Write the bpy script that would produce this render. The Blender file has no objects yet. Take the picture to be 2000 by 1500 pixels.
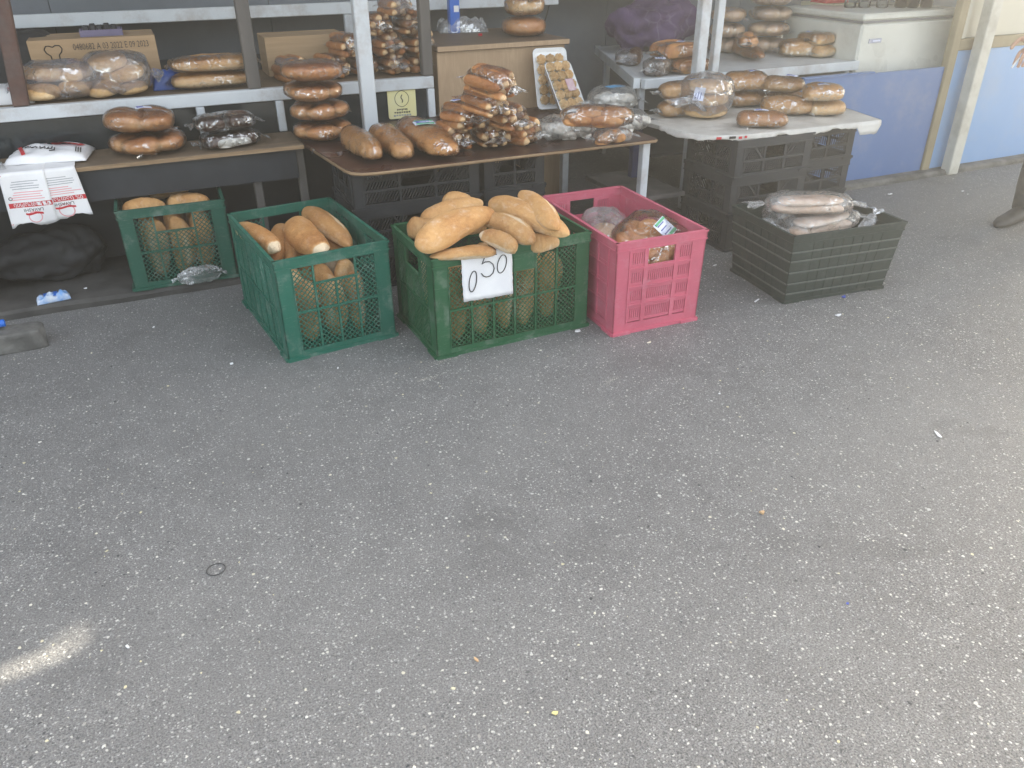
import bpy, math, random
import numpy as np
from mathutils import Vector, Matrix

# ------------------------------------------------------------------ camera, sky, sun, exposure
sc = bpy.context.scene
COL = sc.collection
FPX, PITCH, ROLL, CAMH, YAW = 1555.4, .51699, -.00798, 1.2926, math.radians(-24.0)

def cam_basis():
    fw = np.array([0, math.cos(PITCH), -math.sin(PITCH)]); up = np.array([0, math.sin(PITCH), math.cos(PITCH)]); rt = np.array([1., 0, 0])
    c, s = math.cos(ROLL), math.sin(ROLL)
    r2, u2 = c*rt + s*up, -s*rt + c*up
    cy, sy = math.cos(YAW), math.sin(YAW)
    R = np.array([[cy, -sy, 0], [sy, cy, 0], [0, 0, 1]])
    return R @ fw, R @ r2, R @ u2
FW, RT, UP = cam_basis()

cd = bpy.data.cameras.new('camera'); cam = bpy.data.objects.new('camera', cd); COL.objects.link(cam)
cd.sensor_width = 36; cd.lens = FPX/2000*36; cd.clip_start = .05; cd.clip_end = 2000
M = Matrix(((RT[0], UP[0], -FW[0], 0), (RT[1], UP[1], -FW[1], 0), (RT[2], UP[2], -FW[2], CAMH), (0, 0, 0, 1)))
cam.matrix_world = M
sc.camera = cam

SUN_AZ, SUN_EL = math.radians(65), math.radians(30)     # azimuth from +Y towards +X: behind the stalls
world = bpy.data.worlds.new('World'); sc.world = world; world.use_nodes = True
wn_ = world.node_tree; bg = wn_.nodes['Background']
sky = wn_.nodes.new('ShaderNodeTexSky'); sky.sky_type = 'NISHITA'; sky.sun_disc = False
sky.sun_elevation = SUN_EL; sky.sun_rotation = SUN_AZ; sky.air_density = 1.0; sky.dust_density = 3.0; sky.ozone_density = 1.0
hz_ = wn_.nodes.new('ShaderNodeMix'); hz_.data_type = 'RGBA'; hz_.inputs[0].default_value = .45      # whitish summer haze over the whole sky
hz_.inputs[7].default_value = (3.0, 3.05, 3.15, 1); wn_.links.new(sky.outputs[0], hz_.inputs[6]); wn_.links.new(hz_.outputs[2], bg.inputs[0]); bg.inputs[1].default_value = .15
sd = bpy.data.lights.new('sun', 'SUN'); sd.energy = 5.0; sd.angle = math.radians(.53); sd.color = (1, .95, .87)
sun = bpy.data.objects.new('sun', sd); COL.objects.link(sun)
SDIR = Vector((math.cos(SUN_EL)*math.sin(SUN_AZ), math.cos(SUN_EL)*math.cos(SUN_AZ), math.sin(SUN_EL)))
sun.rotation_euler = SDIR.to_track_quat('Z', 'Y').to_euler(); sun.location = (0, 0, 8)
vs = sc.view_settings
vs.view_transform = 'Standard'; vs.look = 'None'; vs.gamma = 1; vs.use_curve_mapping = False
vs.exposure = 2.42
vs.use_white_balance = True; vs.white_balance_temperature = 7300; vs.white_balance_tint = 7
sc.cycles.transparent_max_bounces = 24
sc.cycles.max_bounces = 8

# ------------------------------------------------------------------ pixel -> place (2000 x 1500 photograph)
def ray(x, y): return FW + RT*(x-1000)/FPX + UP*(750-y)/FPX
def onz(x, y, z=0.):
    d = ray(x, y); t = (z-CAMH)/d[2]; return Vector((t*d[0], t*d[1], z))
def ony(x, y, Y):
    d = ray(x, y); t = Y/d[1]; return Vector((t*d[0], Y, CAMH+t*d[2]))

# ------------------------------------------------------------------ helpers
rnd = random.Random(7)
def wav(P, seed, freq, n=7):
    r = np.random.RandomState(seed); o = np.zeros(len(P))
    for i in range(n):
        k = r.normal(size=3); k *= freq*(.6+.8*r.rand())/np.linalg.norm(k)
        o += np.sin(P @ k + r.rand()*6.28)
    return o/math.sqrt(n)

class MB:
    def __init__(s): s.v = []; s.f = []; s.mi = []
    def add(s, V, F, mi=0):
        b = len(s.v); s.v += [tuple(map(float, p)) for p in V]; s.f += [tuple(b+i for i in f) for f in F]; s.mi += [mi]*len(F); return s
    def box(s, x0, x1, y0, y1, z0, z1, mi=0, T=None):
        V = [(x0,y0,z0),(x1,y0,z0),(x1,y1,z0),(x0,y1,z0),(x0,y0,z1),(x1,y0,z1),(x1,y1,z1),(x0,y1,z1)]
        if T: V = [T(p) for p in V]
        return s.add(V, [(0,3,2,1),(4,5,6,7),(0,1,5,4),(1,2,6,5),(2,3,7,6),(3,0,4,7)], mi)
    def bbox(s, x0, x1, y0, y1, z0, z1, b=.004, mi=0):      # chamfered box
        V = []; idx = {}
        for ix, X in enumerate((x0, x1)):
            for iy, Y in enumerate((y0, y1)):
                for iz, Z in enumerate((z0, z1)):
                    sx, sy, sz = (1, -1)[ix], (1, -1)[iy], (1, -1)[iz]
                    idx[ix,iy,iz,0] = len(V); V.append((X, Y+sy*b, Z+sz*b))
                    idx[ix,iy,iz,1] = len(V); V.append((X+sx*b, Y, Z+sz*b))
                    idx[ix,iy,iz,2] = len(V); V.append((X+sx*b, Y+sy*b, Z))
        F = []
        c = [(0,0),(1,0),(1,1),(0,1)]
        for k in (0, 1):
            F.append([idx[k,a,b_,0] for a, b_ in c]); F.append([idx[a,k,b_,1] for a, b_ in c]); F.append([idx[a,b_,k,2] for a, b_ in c])
        for a in (0, 1):
            for b_ in (0, 1):
                F.append([idx[0,a,b_,1], idx[1,a,b_,1], idx[1,a,b_,2], idx[0,a,b_,2]])
                F.append([idx[a,0,b_,0], idx[a,1,b_,0], idx[a,1,b_,2], idx[a,0,b_,2]])
                F.append([idx[a,b_,0,0], idx[a,b_,1,0], idx[a,b_,1,1], idx[a,b_,0,1]])
                for c_ in (0, 1): F.append([idx[a,b_,c_,0], idx[a,b_,c_,1], idx[a,b_,c_,2]])
        # de-duplicate the corner faces
        seen = set(); G = []
        for f in F:
            k = tuple(sorted(f))
            if k not in seen: seen.add(k); G.append(f)
        return s.add(V, G, mi)
    def tube(s, pts, r, n=8, mi=0, closed=False, r2=None):
        pts = [Vector(p) for p in pts]; m = len(pts); V = []; F = []
        for i, p in enumerate(pts):
            a = pts[(i-1) % m] if (closed or i > 0) else p; b = pts[(i+1) % m] if (closed or i < m-1) else p
            t = (b-a).normalized(); q = t.orthogonal().normalized() if i == 0 else (q - t*q.dot(t)).normalized()
            w = t.cross(q); rr = r[i] if hasattr(r, '__len__') else r; rb = r2 if r2 else rr
            for k in range(n):
                an = 6.28319*k/n; V.append(p + q*math.cos(an)*rr + w*math.sin(an)*rb)
        for i in range(m if closed else m-1):
            for k in range(n):
                j = (i+1) % m; F.append((i*n+k, i*n+(k+1) % n, j*n+(k+1) % n, j*n+k))
        if not closed: F.append(tuple(range(n-1, -1, -1))); F.append(tuple((m-1)*n+k for k in range(n)))
        return s.add(V, F, mi)
    def lathe(s, prof, n=20, mi=0, c=(0, 0, 0)):
        V = []; F = []
        for (r, z) in prof:
            for k in range(n): a = 6.28319*k/n; V.append((c[0]+r*math.cos(a), c[1]+r*math.sin(a), c[2]+z))
        for i in range(len(prof)-1):
            for k in range(n): F.append((i*n+k, i*n+(k+1) % n, (i+1)*n+(k+1) % n, (i+1)*n+k))
        F.append(tuple(range(n-1, -1, -1))); F.append(tuple((len(prof)-1)*n+k for k in range(n)))
        return s.add(V, F, mi)
    def poly(s, pts2, z0, z1, mi=0):      # prism of an outline
        n = len(pts2); V = [(x, y, z0) for x, y in pts2] + [(x, y, z1) for x, y in pts2]
        F = [tuple(range(n-1, -1, -1)), tuple(range(n, 2*n))] + [(i, (i+1) % n, n+(i+1) % n, n+i) for i in range(n)]
        return s.add(V, F, mi)
    def mesh(s, name, mats, smooth=False):
        me = bpy.data.meshes.new(name); me.from_pydata(s.v, [], s.f)
        for m in (mats if isinstance(mats, (list, tuple)) else [mats]): me.materials.append(m)
        me.polygons.foreach_set('material_index', s.mi)
        if smooth: me.polygons.foreach_set('use_smooth', [True]*len(me.polygons))
        me.update(); return me
    def build(s, name, mats, parent=None, smooth=False, loc=None, rot=None):
        return put(s.mesh(name, mats, smooth), name, parent, loc, rot)

def put(me, name, parent=None, loc=None, rot=None, scale=None, mw=None):
    o = bpy.data.objects.new(name, me); COL.objects.link(o)
    if parent: o.parent = parent
    if mw is not None: o.matrix_local = mw
    else:
        if loc is not None: o.location = loc
        if rot is not None: o.rotation_euler = rot
        if scale is not None: o.scale = scale
    return o
def tag(o, label, cat, group=None, kind=None):
    if label: o['label'] = label
    if cat: o['category'] = cat
    if group: o['group'] = group
    if kind: o['kind'] = kind
    return o
def thing(name, label, cat, loc=(0, 0, 0), rot=(0, 0, 0), group=None, mw=None):
    o = bpy.data.objects.new(name, None); COL.objects.link(o); o.empty_display_size = .1
    if mw is not None: o.matrix_world = mw
    else: o.location = loc; o.rotation_euler = rot
    return tag(o, label, cat, group)
def struct(o): o['kind'] = 'structure'; return o
def stuff(o): o['kind'] = 'stuff'; return o

def gridmesh(name, X, Y, Z, mats, attr=None, wrap_u=False, cap=False, smooth=True):
    """X,Y,Z arrays (nu,nv); v is closed when wrap_u"""
    nu, nv = X.shape; V = np.stack([X, Y, Z], -1).reshape(-1, 3); F = []
    for i in range(nu-1):
        for j in range(nv if wrap_u else nv-1):
            k = (j+1) % nv; F.append((i*nv+j, i*nv+k, (i+1)*nv+k, (i+1)*nv+j))
    if cap: F.append(tuple(range(nv-1, -1, -1))); F.append(tuple((nu-1)*nv+k for k in range(nv)))
    me = bpy.data.meshes.new(name); me.from_pydata(V.tolist(), [], F)
    for m in (mats if isinstance(mats, (list, tuple)) else [mats]): me.materials.append(m)
    if smooth: me.polygons.foreach_set('use_smooth', [True]*len(me.polygons))
    if attr is not None:
        a = me.attributes.new('crust', 'FLOAT', 'POINT'); a.data.foreach_set('value', np.ascontiguousarray(attr.reshape(-1), dtype=np.float32))
    me.update(); return me

# ------------------------------------------------------------------ materials
def nt(name):
    m = bpy.data.materials.new(name); m.use_nodes = True; t = m.node_tree; t.nodes.clear()
    out = t.nodes.new('ShaderNodeOutputMaterial'); return m, t, out
def N(t, typ, **kw):
    n = t.nodes.new('ShaderNode'+typ)
    for k, v in kw.items():
        if k.startswith('i_'):
            key = k[2:]; key = int(key) if key.isdigit() else key.replace('_', ' ')
            n.inputs[key].default_value = v
        else: setattr(n, k, v)
    return n
def L(t, a, b): t.links.new(a, b)
def ramp(t, src, stops):
    r = t.nodes.new('ShaderNodeValToRGB'); e = r.color_ramp.elements
    while len(e) < len(stops): e.new(.5)
    for q, (p, c) in zip(e, stops): q.position = p; q.color = (c[0], c[1], c[2], 1) if len(c) > 2 else (c[0],)*3+(1,)
    L(t, src, r.inputs[0]); return r.outputs[0]
def mixc(t, fac, a, b, mode='MIX'):
    m = t.nodes.new('ShaderNodeMix'); m.data_type = 'RGBA'; m.blend_type = mode
    for sock, v in ((m.inputs[0], fac), (m.inputs[6], a), (m.inputs[7], b)):
        if hasattr(v, 'is_output'): L(t, v, sock)
        elif isinstance(v, (int, float)): sock.default_value = v
        else: sock.default_value = (*v, 1)
    return m.outputs[2]
def mth(t, op, a, b=None, clamp=False):
    m = t.nodes.new('ShaderNodeMath'); m.operation = op; m.use_clamp = clamp
    for i, v in enumerate((a, b)):
        if v is None: continue
        if hasattr(v, 'is_output'): L(t, v, m.inputs[i])
        else: m.inputs[i].default_value = v
    return m.outputs[0]
def coords(t, rand=True, scale=(1, 1, 1)):
    tc = N(t, 'TexCoord'); mp = N(t, 'Mapping'); L(t, tc.outputs['Object'], mp.inputs[0]); mp.inputs['Scale'].default_value = scale
    if rand:
        oi = N(t, 'ObjectInfo'); v = N(t, 'CombineXYZ')
        for i, k in enumerate((17., 31., 11.)): L(t, mth(t, 'MULTIPLY', oi.outputs['Random'], k), v.inputs[i])
        L(t, v.outputs[0], mp.inputs['Location'])
    return mp.outputs[0]
def noise(t, co, scale, detail=4, rough=.55, dist=0.):
    n = N(t, 'TexNoise'); n.inputs['Scale'].default_value = scale; n.inputs['Detail'].default_value = detail
    n.inputs['Roughness'].default_value = rough; n.inputs['Distortion'].default_value = dist; L(t, co, n.inputs['Vector']); return n.outputs[0]
def bump(t, h, strength=.3, dist=.01, normal=None):
    b = N(t, 'Bump'); b.inputs['Strength'].default_value = strength; b.inputs['Distance'].default_value = dist; L(t, h, b.inputs['Height'])
    if normal: L(t, normal, b.inputs['Normal'])
    return b.outputs[0]
def pm(name, c1, c2=None, scale=20, rough=.6, bmp=.15, bdist=.003, metal=0., spec=.5, dirt=None, dirt_amt=.4, dirt_scale=6, stretch=(1, 1, 1), detail=5, coat=0., lo=.35, hi=.65):
    """principled surface whose colour wanders between c1 and c2, with worn patches of colour dirt"""
    m, t, out = nt(name); co = coords(t, True, stretch); p = N(t, 'BsdfPrincipled')
    n = noise(t, co, scale, detail); c2 = c2 or tuple(x*.75 for x in c1)
    col = ramp(t, n, [(lo, c1), (hi, c2)])
    rg = ramp(t, noise(t, co, scale*.7, 3), [(.3, (rough*.85,)), (.7, (min(1, rough*1.2),))])
    if dirt:
        d = noise(t, co, dirt_scale, 7, .7); f = ramp(t, d, [(.5, (0,)), (.72, (dirt_amt,))]); col = mixc(t, f, col, dirt)
    L(t, col, p.inputs['Base Color']); L(t, rg, p.inputs['Roughness'])
    p.inputs['Metallic'].default_value = metal; p.inputs['Specular IOR Level'].default_value = spec; p.inputs['Coat Weight'].default_value = coat
    if bmp: L(t, bump(t, n, bmp, bdist), p.inputs['Normal'])
    L(t, p.outputs[0], out.inputs[0]); return m

def bread_mat(name, crumb, gold, brown, dark, rough=.5, spec=.35, flour=.35):
    m, t, out = nt(name); co = coords(t); p = N(t, 'BsdfPrincipled')
    at = N(t, 'Attribute', attribute_name='crust'); n1 = noise(t, co, 16, 5, .6); n2 = noise(t, co, 90, 4, .7)
    v = mth(t, 'ADD', at.outputs['Fac'], mth(t, 'MULTIPLY', mth(t, 'SUBTRACT', n1, .5), .55))
    v = mth(t, 'ADD', v, mth(t, 'MULTIPLY', mth(t, 'SUBTRACT', n2, .5), .45))
    col = ramp(t, v, [(.08, crumb), (.4, gold), (.75, brown), (1., dark)])
    n4 = noise(t, co, 28, 6, .72, .5); n5 = noise(t, co, 150, 3, .7)
    fl = mth(t, 'MULTIPLY', ramp(t, n4, [(.52, (0,)), (.72, (flour,))]), ramp(t, n5, [(.35, (.25,)), (.65, (1.,))])); col = mixc(t, fl, col, tuple(min(.86, .5*x+.40) for x in crumb))
    n6 = noise(t, co, 40, 5, .65, .4); col = mixc(t, ramp(t, n6, [(.60, (0,)), (.76, (.55,))]), col, dark)
    vc = N(t, 'TexVoronoi', feature='DISTANCE_TO_EDGE'); vc.inputs['Scale'].default_value = 42
    ndv = N(t, 'TexNoise'); ndv.inputs['Scale'].default_value = 30; L(t, co, ndv.inputs['Vector']); va = N(t, 'VectorMath', operation='MULTIPLY_ADD'); L(t, ndv.outputs['Color'], va.inputs[0]); va.inputs[1].default_value = (.06,)*3; L(t, co, va.inputs[2]); L(t, va.outputs[0], vc.inputs['Vector'])
    crk = mth(t, 'MULTIPLY', ramp(t, vc.outputs['Distance'], [(0., (1,)), (.035, (0,))]), ramp(t, n1, [(.45, (0,)), (.6, (1,))])); col = mixc(t, mth(t, 'MULTIPLY', crk, .4), col, dark)
    oi = N(t, 'ObjectInfo'); hs = N(t, 'HueSaturation'); L(t, col, hs.inputs['Color'])
    L(t, mth(t, 'ADD', mth(t, 'MULTIPLY', oi.outputs['Random'], .36), .80), hs.inputs['Value'])
    L(t, hs.outputs[0], p.inputs['Base Color']); p.inputs['Roughness'].default_value = rough; p.inputs['Specular IOR Level'].default_value = spec
    p.inputs['Subsurface Weight'].default_value = 0
    n3 = noise(t, co, 34, 6, .7, .9); ck = mth(t, 'ABSOLUTE', mth(t, 'SUBTRACT', n3, .5)); L(t, bump(t, mth(t, 'SUBTRACT', n2, mth(t, 'MULTIPLY', crk, .5)), .45, .005, bump(t, n1, .5, .012, bump(t, ck, .6, .014))), p.inputs['Normal']); L(t, p.outputs[0], out.inputs[0]); return m

def wrap_mat(name, haze=.05, tint=(1, 1, 1), scale=14., gloss=1., rough=.05, film=(.8, .82, .85)):
    """thin clear film: see-through, creased, shiny where it turns away or folds"""
    m, t, out = nt(name); co = coords(t)
    nd = N(t, 'TexNoise'); nd.inputs['Scale'].default_value = scale*1.3; nd.inputs['Detail'].default_value = 3; L(t, co, nd.inputs['Vector'])
    va = N(t, 'VectorMath', operation='MULTIPLY_ADD'); L(t, nd.outputs['Color'], va.inputs[0]); va.inputs[1].default_value = (.09,)*3; L(t, co, va.inputs[2])
    v1 = N(t, 'TexVoronoi', feature='F1'); v1.inputs['Scale'].default_value = scale*2.4; L(t, va.outputs[0], v1.inputs['Vector'])
    v2 = N(t, 'TexVoronoi', feature='F1'); v2.inputs['Scale'].default_value = scale*6.5; L(t, va.outputs[0], v2.inputs['Vector'])
    h = mth(t, 'ADD', mth(t, 'MULTIPLY', v1.outputs['Distance'], 1.), mth(t, 'MULTIPLY', v2.outputs['Distance'], .30))
    nb = bump(t, h, .55, .010)
    ve = N(t, 'TexVoronoi', feature='DISTANCE_TO_EDGE'); ve.inputs['Scale'].default_value = scale*2.2; L(t, va.outputs[0], ve.inputs['Vector'])
    line = mth(t, 'MULTIPLY', ramp(t, ve.outputs['Distance'], [(.0, (1,)), (.07, (0,))]), ramp(t, noise(t, co, scale*1.1, 3, .5), [(.47, (0,)), (.60, (1,))]))
    fr = N(t, 'Fresnel', i_IOR=1.55); L(t, bump(t, h, .25, .012), fr.inputs['Normal'])
    patch = ramp(t, noise(t, co, scale*1.5, 2, .5, 1.5), [(.60, (0,)), (.66, (1,))])
    fac = mth(t, 'ADD', mth(t, 'MULTIPLY', fr.outputs[0], .85*gloss), mth(t, 'ADD', mth(t, 'MULTIPLY', line, .6*gloss), mth(t, 'MULTIPLY', patch, .28*gloss)), True)
    tr = N(t, 'BsdfTransparent'); tr.inputs[0].default_value = (*tint, 1)
    gl = N(t, 'BsdfGlossy'); gl.inputs['Roughness'].default_value = rough; gl.inputs['Color'].default_value = (1, 1, 1, 1); L(t, nb, gl.inputs['Normal'])
    df = N(t, 'BsdfDiffuse'); df.inputs[0].default_value = (*film, 1)
    crease = ramp(t, noise(t, co, scale*.8, 6, .65, .8), [(.3, (haze*.4,)), (.5, (haze,)), (.75, (min(1, haze*2.0),))])
    m1 = N(t, 'MixShader'); L(t, crease, m1.inputs[0]); L(t, tr.outputs[0], m1.inputs[1]); L(t, df.outputs[0], m1.inputs[2])
    m2 = N(t, 'MixShader'); L(t, fac, m2.inputs[0]); L(t, m1.outputs[0], m2.inputs[1]); L(t, gl.outputs[0], m2.inputs[2])
    L(t, m2.outputs[0], out.inputs[0]); return m

def asphalt_mat():
    m, t, out = nt('asphalt'); tc = N(t, 'TexCoord'); co = tc.outputs['Object']; p = N(t, 'BsdfPrincipled')
    big = noise(t, co, 1.1, 6, .6); mid = noise(t, co, 9, 5, .6); fine = noise(t, co, 260, 3, .7)
    base = ramp(t, big, [(.3, (.128, .126, .127)), (.7, (.182, .180, .179))])
    base = mixc(t, .45, base, ramp(t, mid, [(.3, (.118, .116, .117)), (.7, (.196, .194, .192))]))
    base = mixc(t, .9, base, ramp(t, fine, [(.34, (.28,)), (.5, (1.,)), (.68, (1.75,))]), 'MULTIPLY')
    dn = N(t, 'TexNoise'); dn.inputs['Scale'].default_value = 170; dn.inputs['Detail'].default_value = 2; L(t, co, dn.inputs['Vector']); dv = N(t, 'VectorMath', operation='MULTIPLY_ADD'); L(t, dn.outputs['Color'], dv.inputs[0]); dv.inputs[1].default_value = (.007, .007, 0); L(t, co, dv.inputs[2]); cs = dv.outputs[0]      # ragged stone outlines
    def stones(scale, lo, hi, cols, prev, keep):
        v = N(t, 'TexVoronoi', feature='F1'); v.inputs['Scale'].default_value = scale; v.inputs['Randomness'].default_value = 1; L(t, cs, v.inputs['Vector'])
        sep = N(t, 'SeparateColor'); L(t, v.outputs['Color'], sep.inputs[0])
        inside = ramp(t, v.outputs['Distance'], [(lo, (1,)), (hi, (0,))])
        has = mth(t, 'GREATER_THAN', sep.outputs[0], keep)
        col = ramp(t, sep.outputs[1], cols)
        return mixc(t, mth(t, 'MULTIPLY', inside, has), prev, col), v.outputs['Distance']
    base, d1 = stones(190, .25, .42, [(0, (.06, .06, .062)), (.3, (.13, .13, .13)), (.7, (.25, .25, .25)), (1, (.50, .495, .48))], base, .2)
    base, d2 = stones(105, .22, .36, [(0, (.045, .045, .05)), (.4, (.2, .2, .2)), (.75, (.42, .415, .40)), (1, (.66, .64, .58))], base, .60)
    base, d3 = stones(48, .14, .2, [(0, (.05, .05, .055)), (.5, (.34, .33, .31)), (.8, (.66, .64, .60)), (1, (.62, .56, .36))], base, .84)
    # old stains
    pt = noise(t, co, .55, 4, .5, .4); base = mixc(t, ramp(t, pt, [(.42, (0,)), (.6, (.35,))]), base, (.20, .197, .192)); st = noise(t, co, 2.3, 7, .65, .6); base = mixc(t, ramp(t, st, [(.56, (0,)), (.7, (.45,))]), base, (.085, .083, .083))
    L(t, base, p.inputs['Base Color']); p.inputs['Roughness'].default_value = .62; p.inputs['Specular IOR Level'].default_value = .45
    h = mth(t, 'ADD', mth(t, 'MULTIPLY', fine, .6), mth(t, 'MULTIPLY', mth(t, 'SUBTRACT', 1, d1), .7))
    L(t, bump(t, h, .55, .004), p.inputs['Normal']); L(t, p.outputs[0], out.inputs[0]); return m

def ply_mat(name, a, b, dark, rough=.6, along=(1.2, 14, 14), spec=.3):
    m, t, out = nt(name); co = coords(t, True, along); p = N(t, 'BsdfPrincipled')
    g = noise(t, co, 4, 6, .65, .8); c = ramp(t, g, [(.3, a), (.5, b), (.72, a)])
    co2 = coords(t); s = noise(t, co2, 5, 7, .7); c = mixc(t, ramp(t, s, [(.5, (0,)), (.75, (.7,))]), c, dark)
    L(t, c, p.inputs['Base Color']); p.inputs['Roughness'].default_value = rough; p.inputs['Specular IOR Level'].default_value = spec
    L(t, bump(t, g, .15, .002), p.inputs['Normal']); L(t, p.outputs[0], out.inputs[0]); return m

def plastic(name, c, dust=(.35, .36, .33), amt=.35, rough=.38, spec=.5):
    m, t, out = nt(name); co = coords(t); p = N(t, 'BsdfPrincipled')
    n = noise(t, co, 6, 6, .65); col = mixc(t, ramp(t, n, [(.35, (0,)), (.65, (.5,))]), c, tuple(x*.72 for x in c))
    sc_ = N(t, 'Mapping'); L(t, co, sc_.inputs[0]); sc_.inputs['Scale'].default_value = (9, 9, 90); sc_.inputs['Rotation'].default_value = (.6, .4, .3)
    scr = noise(t, sc_.outputs[0], 2.2, 5, .7, 1); sf = ramp(t, scr, [(.6, (0,)), (.72, (amt,))])
    d = noise(t, co, 11, 7, .75); df = ramp(t, d, [(.52, (0,)), (.74, (amt,))])
    col = mixc(t, mth(t, 'MAXIMUM', sf, df), col, dust)
    L(t, col, p.inputs['Base Color']); L(t, ramp(t, d, [(.35, (rough,)), (.7, (min(1, rough+.35),))]), p.inputs['Roughness'])
    p.inputs['Specular IOR Level'].default_value = spec; L(t, bump(t, n, .12, .004), p.inputs['Normal']); L(t, p.outputs[0], out.inputs[0]); return m

def flat(name, c, rough=.5, spec=.4, metal=0.):
    m, t, out = nt(name); p = N(t, 'BsdfPrincipled'); p.inputs['Base Color'].default_value = (*c, 1); p.inputs['Roughness'].default_value = rough
    p.inputs['Specular IOR Level'].default_value = spec; p.inputs['Metallic'].default_value = metal; L(t, p.outputs[0], out.inputs[0]); return m
def glass_mat(name, tint=(.85, .9, .92), dirt=.06):
    m, t, out = nt(name); co = coords(t); fr = N(t, 'Fresnel', i_IOR=1.5); tr = N(t, 'BsdfTransparent'); tr.inputs[0].default_value = (*tint, 1)
    gl = N(t, 'BsdfGlossy'); gl.inputs['Roughness'].default_value = .03; df = N(t, 'BsdfDiffuse'); df.inputs[0].default_value = (.5, .5, .48, 1)
    m1 = N(t, 'MixShader'); L(t, ramp(t, noise(t, co, 6, 6, .7), [(.4, (0,)), (.75, (dirt*3,))]), m1.inputs[0]); L(t, tr.outputs[0], m1.inputs[1]); L(t, df.outputs[0], m1.inputs[2])
    m2 = N(t, 'MixShader'); L(t, fr.outputs[0], m2.inputs[0]); L(t, m1.outputs[0], m2.inputs[1]); L(t, gl.outputs[0], m2.inputs[2]); L(t, m2.outputs[0], out.inputs[0]); return m

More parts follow.
